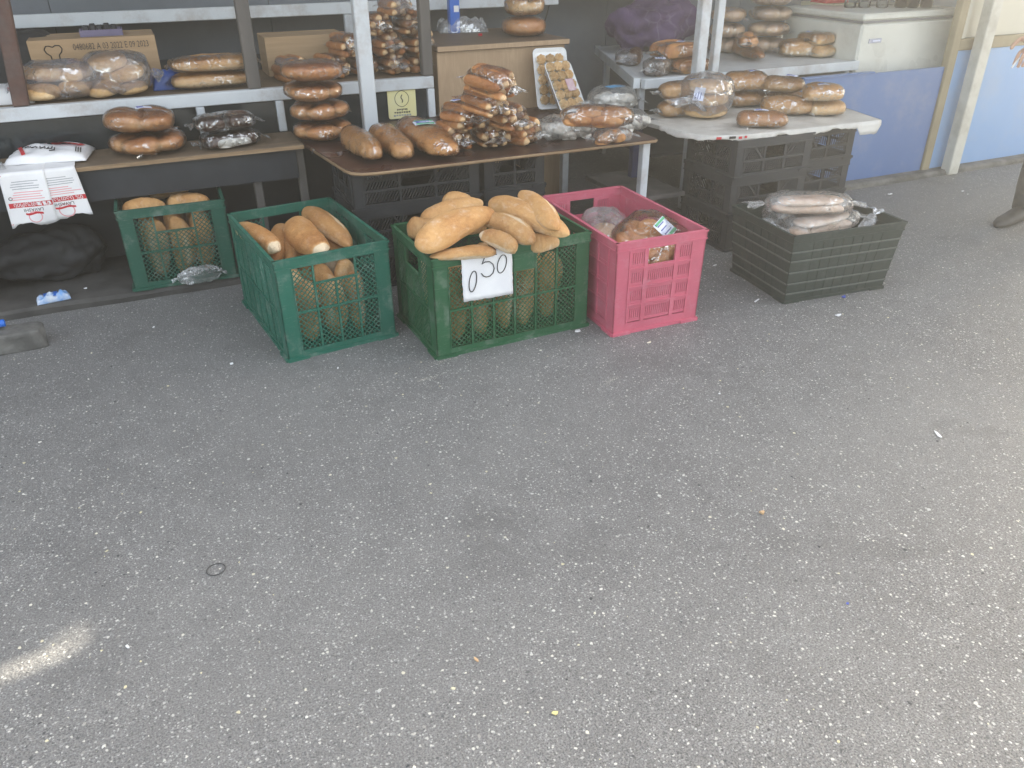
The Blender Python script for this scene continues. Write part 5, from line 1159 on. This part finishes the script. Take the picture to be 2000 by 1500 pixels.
# ------------------------------------------------------------------ goods on the film covered board
gF = 'wrapped breads on the film covered board'
p = onz(1328, 208, FZ)
def roll_row(label, loc, rz, seed, lab=None):
    t = thing('wrapped_rolls', label, 'bread', loc, (0, 0, rz), gF)
    for i in range(3): put(round_mesh(.055, .07, 0, seed+i, MT['bread'], 18, 26, dip=0, base_c=.4, top_c=.68), 'roll', t, ((i-1)*.086, rnd.uniform(-.008, .008), .002))
    put(wrap_mesh(.15, .06, .039, seed+8, MT['wrap'], .7, .6, .07, .02), 'wrapper', t)
    if lab: sticker(t, .05, .03, (.03, .0, .083), (0, 0, .2))
roll_row('row of round rolls in film lying under another row by the rail', (2.37, 3.27, FZ+.0005), .05, 701); roll_row('row of round rolls in film with label on top by the rail', (2.375, 3.275, FZ+.08), .02, 711, True)
p = onz(1390, 232, FZ)
t = thing('bag_of_bread', 'tall loose plastic bag holding three flat round breads on the film covered board', 'bread', (p.x, p.y+.06, FZ+.0006), (0, 0, .4), gF)
for k in range(3): put(round_mesh(.105-.004*k, .052, 0, 720+k, MT['bread_pl'], 20, 34, dip=.05, base_c=.35, top_c=.62), 'bread', t, (.004*k, 0, .003+k*.053))
put(wrap_mesh(.122, .122, .10, 725, MT['wrap_h'], .8, .8, .08, .05), 'wrapper', t)
sticker(t, .06, .05, (-.118, -.03, .12), (0, -1.1, .2))
def loafs(label, p1, p2, z, W, H, seed, lab=None, mat='bread_pl', dark=.78, base=.3): return loaf_pack(label, (p1[0]-5, p1[1]), (p2[0]+5, p2[1]), z, W*1.12, H*1.12, seed, gF, mat, 'wrap', lab, dark_top=dark, base_c=base, p=4, taper=.05, tails=.02)
loafs('wrapped loaf with no label under the labelled loaf behind the loose bag', (1420, 208), (1492, 206), FZ, .12, .062, 731)
loafs('wrapped domed loaf with label resting on another behind the loose bag', (1418, 178), (1492, 176), FZ+.077, .12, .075, 741, (.05, .03, .03, 0, .2))
loafs('wrapped loaf with no label under the labelled loaf near the blue panel', (1496, 205), (1566, 208), FZ, .12, .062, 751)
loafs('wrapped loaf with crooked label resting on another near the blue panel', (1494, 178), (1566, 184), FZ+.077, .12, .068, 761, (.06, .035, .03, -.02, -.2))
loafs('golden baton loaf in film lying in the middle of the film covered board', (1488, 222), (1582, 226), FZ, .10, .065, 771, None, 'bread', .6, .3)
loafs('brown topped loaf with white label at the front edge of the film covered board', (1442, 246), (1532, 250), FZ, .11, .06, 781, (.062, .028, -.01, 0, .1), 'bread_dk', .62, .2)
loafs('torn pale loaf lying under another at the free end of the board', (1574, 224), (1642, 224), FZ, .12, .058, 791, None, 'bread_pl', .5, .15)
loafs('torn pale loaf with white label on top at the free end of the board', (1570, 196), (1640, 198), FZ+.072, .12, .062, 801, (.055, .036, -.01, -.01, .2), 'bread_pl', .8, .2)

# ------------------------------------------------------------------ in the pink and dark crates
RP = Matrix.Rotation(YPK, 3, 'Z')
def pk(x, y, z): return PK+RP @ Vector((x, y, z))
q = pk(.215, .17, .21); t = thing('bag_of_bread', 'clear bag with streaky brown braided bread and a green and white label in the pink crate', 'bread', q, (0, .0, .5))
t['label'] = 'clear bag of streaky brown braided bread with green edged label inside the pink crate'
put(round_mesh(.125, .11, 6, 821, MT['bread_dk'], 26, 60, dip=.15, twist=2.2, base_c=.1, top_c=.7, crease=.2), 'bread', t, (.02, .01, .004), (.35, -.2, 0)); put(wrap_mesh(.14, .135, .075, 825, MT['wrap'], .75, .7, .10, .03), 'wrapper', t, (.02, 0, 0), (.3, -.2, 0))
sticker(t, .10, .075, (.02, -.075, .135), (.65, -.1, .15), MT['label_green'])
q = pk(.19, .42, .175); t = thing('bag_of_bread', 'loose clear bag with light brown loaves inside the pink crate behind the braided bread', 'bread', q, (0, 0, 1.2))
put(loaf_mesh(.24, .13, .09, 831, MT['bread_pl']), 'loaf', t, (0, 0, .003)); put(wrap_mesh(.15, .10, .075, 835, MT['wrap_w'], .8, .75, .16, .03), 'wrapper', t)
q = pk(.09, .14, .155); me10, _ = pillow(.085, .13, .08, 61, MT['wrap_w'], .12); tag(put(me10, 'plastic_bag', loc=q, rot=(0, 0, YPK)), 'empty milky plastic bag along the side of the pink crate', 'plastic bag')
for i, (x, y) in enumerate(((.10, .16), (.27, .17), (.10, .42), (.27, .43))):
    q = pk(x, y, .0095); t = thing('bag_of_bread', ('bagged round bread low in the pink crate on the green crate side, front', 'bagged round bread low in the pink crate behind its front slots, outer side', 'bagged round bread low in the rear of the pink crate, green crate side', 'bagged round bread low in the rear of the pink crate, outer side')[i], 'bread', q, (0, 0, i), 'bagged bread at the bottom of the pink crate')
    put(round_mesh(.078, .135, 4, 840+i, MT['bread_pl'], 20, 30, dip=.1), 'bread', t, (0, 0, .002)); put(wrap_mesh(.081, .081, .071, 845+i, MT['wrap_h'], .7, .7, .06, 0., 20, 26), 'wrapper', t)
RD = Matrix.Rotation(YDK, 3, 'Z')
def dk(x, y, z): return DK+RD @ Vector((x, y, z))
for i, (y, lab) in enumerate(((.12, 'bag of folded flatbread filling the front of the dark green crate'), (.30, 'bag of folded flatbread filling the back of the dark green crate'))):
    t = thing('bag_of_flatbread', lab, 'bread', dk(.26, y, .0095), (0, 0, YDK), 'flatbread bags in the dark green crate')
    for k in range(5): put(loaf_mesh(.40, .15, .038, 860+k+i*9, MT['flat'], None, 24, 16, p=6, taper=.03, dark_top=.42, base_c=.15), 'flatbread', t, (rnd.uniform(-.01, .01), 0, .002+k*.039), (0, 0, rnd.uniform(-.03, .03)))
    put(wrap_mesh(.215, .085, .105, 870+i, MT['wrap_w'], .6, .6, .08, 0.), 'wrapper', t)
for i, (x, y, z, rz, ty, lab) in enumerate(((.25, .16, .228, .12, -.02, 'long bag of pale flatbread lying over the front of the dark green crate'), (.30, .27, .232, .16, -.04, 'long bag of pale flatbread with twisted end at the back of the dark green crate'), (.20, .20, .30, -.25, .03, 'bag of pale flatbread lying crosswise on top in the dark green crate'))):
    t = thing('bag_of_flatbread', lab, 'bread', dk(x, y, z), (0, ty, YDK+rz), 'flatbread bags in the dark green crate')
    put(loaf_mesh(.30, .11, .032, 880+i, MT['flat'], None, 26, 16, p=5, taper=.08, dark_top=.4, base_c=.12), 'flatbread', t, (0, 0, .003)); put(loaf_mesh(.28, .10, .030, 884+i, MT['flat'], None, 26, 16, p=5, taper=.1, dark_top=.45, base_c=.12), 'flatbread', t, (.01, .01, .034), (0, 0, .08))
    put(wrap_mesh(.175, .070, .040, 890+i, MT['wrap_c'], .7, .65, .16, .07), 'wrapper', t)
t = thing('plastic_bag', 'ballooning clear plastic bag standing out of the dark green crate', 'plastic bag', dk(.15, .28, .225), (.1, -.25, .3)); put(wrap_mesh(.085, .07, .075, 895, MT['wrap_c'], .85, .8, .22, .02, 36, 40), 'film', t)
t = thing('plastic_bag', 'twisted white bag end poking over the far rim of the dark green crate', 'plastic bag', dk(.455, .13, .205), (0, -.9, .2)); put(wrap_mesh(.075, .03, .022, 897, MT['wrap_w'], .8, .8, .25, .03, 30, 30), 'film', t)

# ------------------------------------------------------------------ under the bench, litter
t = thing('black_sack', 'big full black rubbish sack under the plywood bench', 'sack', (-.47, 4.0-.22, .0355), (0, 0, .1)); 
t.location = (-.48, 3.66, .0355); put(wrap_mesh(.23, .10, .10, 901, MT['blackbag'], .85, .9, .38, 0., 56, 60, .9), 'sack', t)
t = thing('slatted_box', 'dark slatted wooden box with a rusty brown edge strip beside the black sack', 'box', (-.86, 3.43, .036), (0, 0, .12))
for k in range(4): MB().bbox(-.16, .155, 0, .012, .02+k*.062, .07+k*.062, .002).build('slat', MT['darkpanel'], t)
for k in range(4): MB().bbox(.158, .17, .014, .25, .02+k*.062, .07+k*.062, .002).build('slat', MT['darkpanel'], t)
MB().bbox(.156, .186, -.012, .013, 0, .27, .003).build('edge_strip', pm('rust_red', (.16, .045, .03), (.10, .03, .022), 12, .7, .1), t)
MB().box(-.16, .155, .0125, .25, .0, .018).build('bottom', MT['darkpanel'], t)
p = onz(392, 548, .034); t = thing('plastic_bag', 'crumpled grey plastic bag lying against the crate under the bench', 'plastic bag', (p.x, 3.35, .0365), (0, 0, .1))
t.location = (p.x, 3.352, .0365); o = put(wrap_mesh(.085, .02, .038, 905, MT['wrap_w'], .8, .8, .3, .02, 36, 40), 'film', t, (0, -.012, 0), (.25, 0, 0))
p = onz(105, 590, .034); me11, hf2 = pillow(.06, .03, .018, 67, pm('silver_blue_film', (.12, .30, .62), (.62, .66, .72), 26, .25, .3, .006), .16); o = tag(put(me11, 'crumpled_wrapper', loc=(p.x, 3.40, .0362), rot=(0, 0, .15)), 'crumpled blue and silver snack wrapper on the stall floor', 'litter')
for x0, x1, m in ((-.03, .02, 'blue'), (.03, .045, 'red')): MB().add([(x0+(x1-x0)*i/5, -.022+.044*j/7, hf2(x0+(x1-x0)*i/5, -.022+.044*j/7)+.0095+.002*math.sin(i*3+j*2)) for i in range(6) for j in range(8)], [(i*8+j, (i+1)*8+j, (i+1)*8+j+1, i*8+j+1) for i in range(5) for j in range(7)]).build('print', MT[m], o, True)
t = thing('bottle', 'small clear bottle with blue cap lying on the broken kerb stone', 'bottle', (-.70, 3.085, .093), (0, math.pi/2, 0.06))
MB().lathe([(.016, -.10), (.021, -.095), (.021, 0), (.018, .03), (.011, .055), (.010, .075)], 18).build('body', MT['glass'], t, True)
MB().lathe([(.0135, .0751), (.0135, .100), (.012, .102)], 16).build('cap', MT['blue'], t, True)
def litter(label, px, py, pts, h, mat, name='litter_scrap', rz=0., curl=.2):
    p = onz(px, py, 0); n = len(pts); b = MB()
    V = [(x, y, .0012+curl*math.hypot(x, y)**2*40+.0006*math.sin(i*2)) for i, (x, y) in enumerate(pts)]; c = (sum(x for x, y in pts)/n, sum(y for x, y in pts)/n, .0012)
    V2 = V+[(v[0], v[1], v[2]+h) for v in V]+[c, (c[0], c[1], c[2]+h)]
    F = [(i, (i+1) % n, n+(i+1) % n, n+i) for i in range(n)]+[((i+1) % n, i, 2*n) for i in range(n)]+[(n+i, n+(i+1) % n, 2*n+1) for i in range(n)]
    b.add(V2, F); o = b.build(name, mat, None, False, (p.x, p.y, .0002), (0, 0, rz)); return tag(o, label, 'litter')
def scrap(a, bb, n, seed, j=.6): r = random.Random(seed); return [(a*math.cos(6.283*i/n)*(1-j*r.random()), bb*math.sin(6.283*i/n)*(1-j*r.random())) for i in range(n)]
cr_ = flat('crumb_tan', (.58, .38, .22), .8); wp = MT['paper']; bl_ = flat('blue_scrap', (.05, .09, .42), .4)
litter('torn white paper scrap in front of the dark green crate', 1637, 617, scrap(.016, .010, 9, 1), .003, wp)
litter('blue plastic scrap touching the foot of the dark green crate', 1648, 581, scrap(.016, .010, 8, 2), .004, bl_)
litter('straight white strip on the asphalt beside the dark green crate', 1478, 588, [(-.018, -.003), (.018, -.003), (.018, .003), (-.018, .003)], .003, wp, rz=.45, curl=0)
litter('white curved feather like scrap alone on the asphalt', 1831, 851, [(-.002, .02), (.004, .012), (.007, 0), (.006, -.014), (0, -.018), (-.003, -.008), (-.002, .005)], .002, wp, rz=-.4)
litter('small tan bread crumb alone on the asphalt', 1488, 1003, scrap(.010, .007, 8, 5), .006, cr_)
litter('pale scrap of peel in front of the pink crate', 1268, 670, scrap(.013, .006, 8, 6), .003, flat('peel', (.68, .62, .5), .7))
litter('little white paper stub between the pink and dark green crates', 1396, 519, [(-.010, -.003), (.010, -.003), (.010, .003), (-.010, .003)], .003, wp, rz=.2, curl=0)
litter('white torn scrap lying before the teal crate', 452, 712, scrap(.008, .006, 7, 8), .004, wp)
litter('shiny film scrap at the foot of the price tag crate beside the pink crate', 1128, 648, scrap(.014, .010, 9, 9), .004, MT['film_w'])
litter('large thin white scrap on the asphalt by the kiosk base', 1738, 380, scrap(.022, .010, 9, 10), .002, wp)
litter('small pale scrap by the kiosk base near the cream post', 1880, 374, scrap(.014, .007, 8, 11), .002, wp)
litter('pale worn scrap on the stall floor edge before the crate', 172, 580, scrap(.009, .006, 7, 12), .003, wp).location.z = .036
litter('yellowed leaf scrap on the asphalt alone', 1084, 1394, scrap(.008, .006, 7, 13), .002, flat('leaf_yellow', (.62, .54, .26), .7))
for i, (px, py, lab) in enumerate(((1405, 770, 'tiny white paper fleck on open asphalt below the pink crate'), (660, 720, 'tiny pale fleck between the teal crate and the open asphalt'), (250, 1265, 'tiny cream fleck beside the sunlit streak'), (1890, 380, 'tiny pale fleck under the light blue panel'), (300, 640, 'small pale fleck on the asphalt below the crate under the bench'), (930, 1290, 'yellowish pebble standing proud on the open asphalt'), (1655, 1180, 'small bluish fleck on the open asphalt'))):
    litter(lab, px, py, scrap(.005+.002*(i % 3), .0035, 7, 40+i), .0025, (wp, cr_, bl_)[0 if i < 5 else i-4], rz=i)
p = onz(422, 1113, 0); tag(MB().tube([(.021*math.cos(a), .021*math.sin(a)*.95, .0012) for a in np.linspace(0, 6.283, 36, endpoint=False)], .0011, 6, closed=True).build('rubber_ring', flat('dark_rubber', (.06, .06, .06), .6), None, True, (p.x, p.y, .0003)), 'thin dark ring lying flat on the asphalt', 'ring')
# chalk like smears of spilt flour
for i, (px, py, a, b2, lab) in enumerate(((1192, 745, .055, .012, 'streak of spilt flour on the asphalt before the pink crate'), (832, 740, .05, .010, 'streak of spilt flour on the asphalt before the price tag crate'), (868, 705, .08, .012, 'dusting of crumbs along the front foot of the price tag crate'))):
    r = random.Random(i+20); p = onz(px, py, 0); b = MB()
    for k in range(110):
        x, y = r.gauss(0, a*.5), r.gauss(0, b2*.6); s_ = r.uniform(.0005, .0017); b.add([(x-s_, y-s_*.6, .0001), (x+s_, y-s_*.5, .0001), (x+s_*.2, y+s_, .0001), (x, y, .0001+s_*.5)], [(0, 1, 3), (1, 2, 3), (2, 0, 3)])
    stuff(tag(b.build('crumbs', flat('flour', (.55, .52, .45), .9), None, False, (p.x, p.y, .0006), (0, 0, .42 if i == 0 else .1)), lab, 'crumbs'))
# cable hanging on the back wall
tag(MB().tube([Vector((2.33, 4.845, .62)), Vector((2.38, 4.85, .74)), Vector((2.44, 4.85, .92)), Vector((2.46, 4.85, 1.3))], .004, 6).build('cable', MT['blackp'], None, True), 'thin dark cable hanging down the grey back wall', 'cable')

# ------------------------------------------------------------------ person standing at the right
def skin_mesh(name, verts, edges, radii, root, mats, sub=2, pick=None):
    me = bpy.data.meshes.new(name); me.from_pydata([Vector(v) for v in verts], edges, []); o = bpy.data.objects.new(name, me); COL.objects.link(o)
    md = o.modifiers.new('skin', 'SKIN'); md.use_smooth_shade = True
    for i, r in enumerate(radii): sv = me.skin_vertices[0].data[i]; sv.radius = r if isinstance(r, tuple) else (r, r); sv.use_root = (i == root)
    if sub: o.modifiers.new('sub', 'SUBSURF').levels = sub; o.modifiers['sub'].render_levels = sub
    bpy.context.view_layer.update(); m2 = bpy.data.meshes.new_from_object(o.evaluated_get(bpy.context.evaluated_depsgraph_get())); bpy.data.objects.remove(o); bpy.data.meshes.remove(me)
    m2.materials.clear()
    for m in mats: m2.materials.append(m)
    for p_ in m2.polygons: p_.use_smooth = True; p_.material_index = pick(p_.center) if pick else 0
    return m2
per = thing('person', 'person in dark trousers and dark jacket holding a cigarette, standing beside the kiosk', 'person', (3.975, 2.42, 0), (0, 0, math.radians(200)))
V = [(0, 0, .93), (0, .09, .90), (.02, .10, .50), (-.01, .105, .10), (0, -.09, .90), (.02, -.10, .50), (-.01, -.11, .10), (0, 0, 1.12), (0, 0, 1.34), (0, 0, 1.46), (.02, 0, 1.53), (.03, 0, 1.62), (.025, 0, 1.70),
     (0, .17, 1.41), (-.02, .25, 1.14), (.05, .27, .90), (0, -.17, 1.41), (-.03, -.26, 1.14), (.03, -.278, .89), (.0, 0, 1.75)]
E_ = [(0, 1), (1, 2), (2, 3), (0, 4), (4, 5), (5, 6), (0, 7), (7, 8), (8, 9), (9, 10), (10, 11), (11, 12), (8, 13), (13, 14), (14, 15), (8, 16), (16, 17), (17, 18), (12, 19)]
Rr = [(.15, .12), (.095, .095), (.07, .07), (.06, .06), (.095, .095), (.07, .07), (.06, .06), (.16, .115), (.165, .115), (.075, .075), (.06, .06), (.088, .078), (.085, .078), (.075, .075), (.055, .055), (.038, .038), (.075, .075), (.055, .055), (.038, .038), (.045, .045)]
put(skin_mesh('body', V, E_, Rr, 0, [MT['cloth'], MT['jacket'], MT['skin']], 2, lambda c: 2 if c.z > 1.475 else (1 if c.z > .86 and abs(c.x) < .6 and (c.z > .93 or abs(c.y) > .2) else 0)), 'body', per)
for s in (-1, 1):
    sh = MB(); prof = [(-.085, .030, .055), (-.07, .036, .075), (-.02, .038, .095), (.03, .040, .080), (.09, .044, .058), (.15, .042, .046), (.19, .030, .036), (.205, .012, .026)]; n = 14
    Vs = []
    for x, w2, h2 in prof:
        for k in range(n):
            a = 6.283*k/n; cz = math.sin(a); Vs.append((x, w2*math.cos(a), max(.001, h2*.5+h2*.5*cz*(1 if cz > 0 else 1))))
    sh.add(Vs, [(i*n+k, i*n+(k+1) % n, (i+1)*n+(k+1) % n, (i+1)*n+k) for i in range(len(prof)-1) for k in range(n)]+[tuple(range(n-1, -1, -1)), tuple((len(prof)-1)*n+k for k in range(n))])
    o = sh.build('shoe', MT['leather'], per, True, (0, s*.108, .0005), (0, 0, s*.2))
    MB().tube([(-.01, 0, .012), (-.01, 0, .13)], [.052, .058], 14).build('trouser_cuff', MT['cloth'], per, True, (0, s*.107, .05))
def hand(loc, rot, hold):
    o = bpy.data.objects.new('hand', None); 
    V = [(0, 0, 0), (0, 0, -.05), (0, 0, -.085)]; E2 = [(0, 1), (1, 2)]; R_ = [(.026, .018), (.038, .016), (.036, .013)]
    for i, (y, L_) in enumerate(((-.028, .068), (-.009, .078), (.010, .073), (.028, .058))):
        b0 = len(V); V += [(0, y, -.09), (.012, y*1.1, -.09-L_*.45), (.032 if not (hold and i < 2) else .02, y*1.1, -.09-L_*.75), (.045 if not (hold and i < 2) else .03, y*1.1, -.09-L_*.92)]; E2 += [(2, b0), (b0, b0+1), (b0+1, b0+2), (b0+2, b0+3)]; R_ += [.009, .0088, .008, .007]
    b0 = len(V); V += [(.008, -.040, -.035), (.022, -.058, -.062), (.034, -.062, -.088)]; E2 += [(1, b0), (b0, b0+1), (b0+1, b0+2)]; R_ += [.012, .0095, .008]
    h_ = put(skin_mesh('hand', V, E2, R_, 0, [MT['skin']], 2), 'hand', per, loc, rot)
    if hold: MB().tube([(.02, -.018, -.12), (.075, -.022, -.165)], .004, 8).build('cigarette', MT['paper'], h_, True)
    return h_
hand((.032, -.278, .875), (0, -.15, 0), True); hand((.052, .27, .885), (0, -.1, 0), False)
hm = round_mesh(.100, .15, 0, 950, MT['hair'], 14, 24, dip=0); put(hm, 'hair', per, (.0, 0, 1.665))
MB().tube([(.105, 0, 1.655), (.128, 0, 1.62), (.108, 0, 1.612)], [.010, .014, .012], 8).build('nose', MT['skin'], per, True)
for s in (-1, 1):
    MB().lathe([(.001, -.004), (.009, 0), (.001, .004)], 10).build('eye', MT['paper'], per, True, (.106, s*.032, 1.655)); MB().tube([(0, s*.082, 1.665), (-.008, s*.094, 1.65), (.004, s*.086, 1.615)], [.010, .014, .008], 8).build('ear', MT['skin'], per, True)
MB().tube([(.098, -.024, 1.583), (.108, 0, 1.581), (.098, .024, 1.583)], .006, 6).build('mouth', pm('lips', (.4, .17, .14), None, 20, .5, 0), per, True)

# ------------------------------------------------------------------ added haze volume imitating lens glare towards the sun
hb = MB(); hb.box(-62, 62, -62, 62, -1.0, 3.3)
def haze_mat():
    m, t, out = nt('glare_haze'); v = N(t, 'VolumePrincipled'); v.inputs['Color'].default_value = (.96, .96, .95, 1); v.inputs['Density'].default_value = HAZE; v.inputs['Anisotropy'].default_value = .75
    L(t, v.outputs[0], out.inputs['Volume']); return m
HAZE = .023
hz = hb.build('haze', haze_mat()); stuff(tag(hz, 'added haze volume standing in for lens glare over the market aisle', 'haze'))
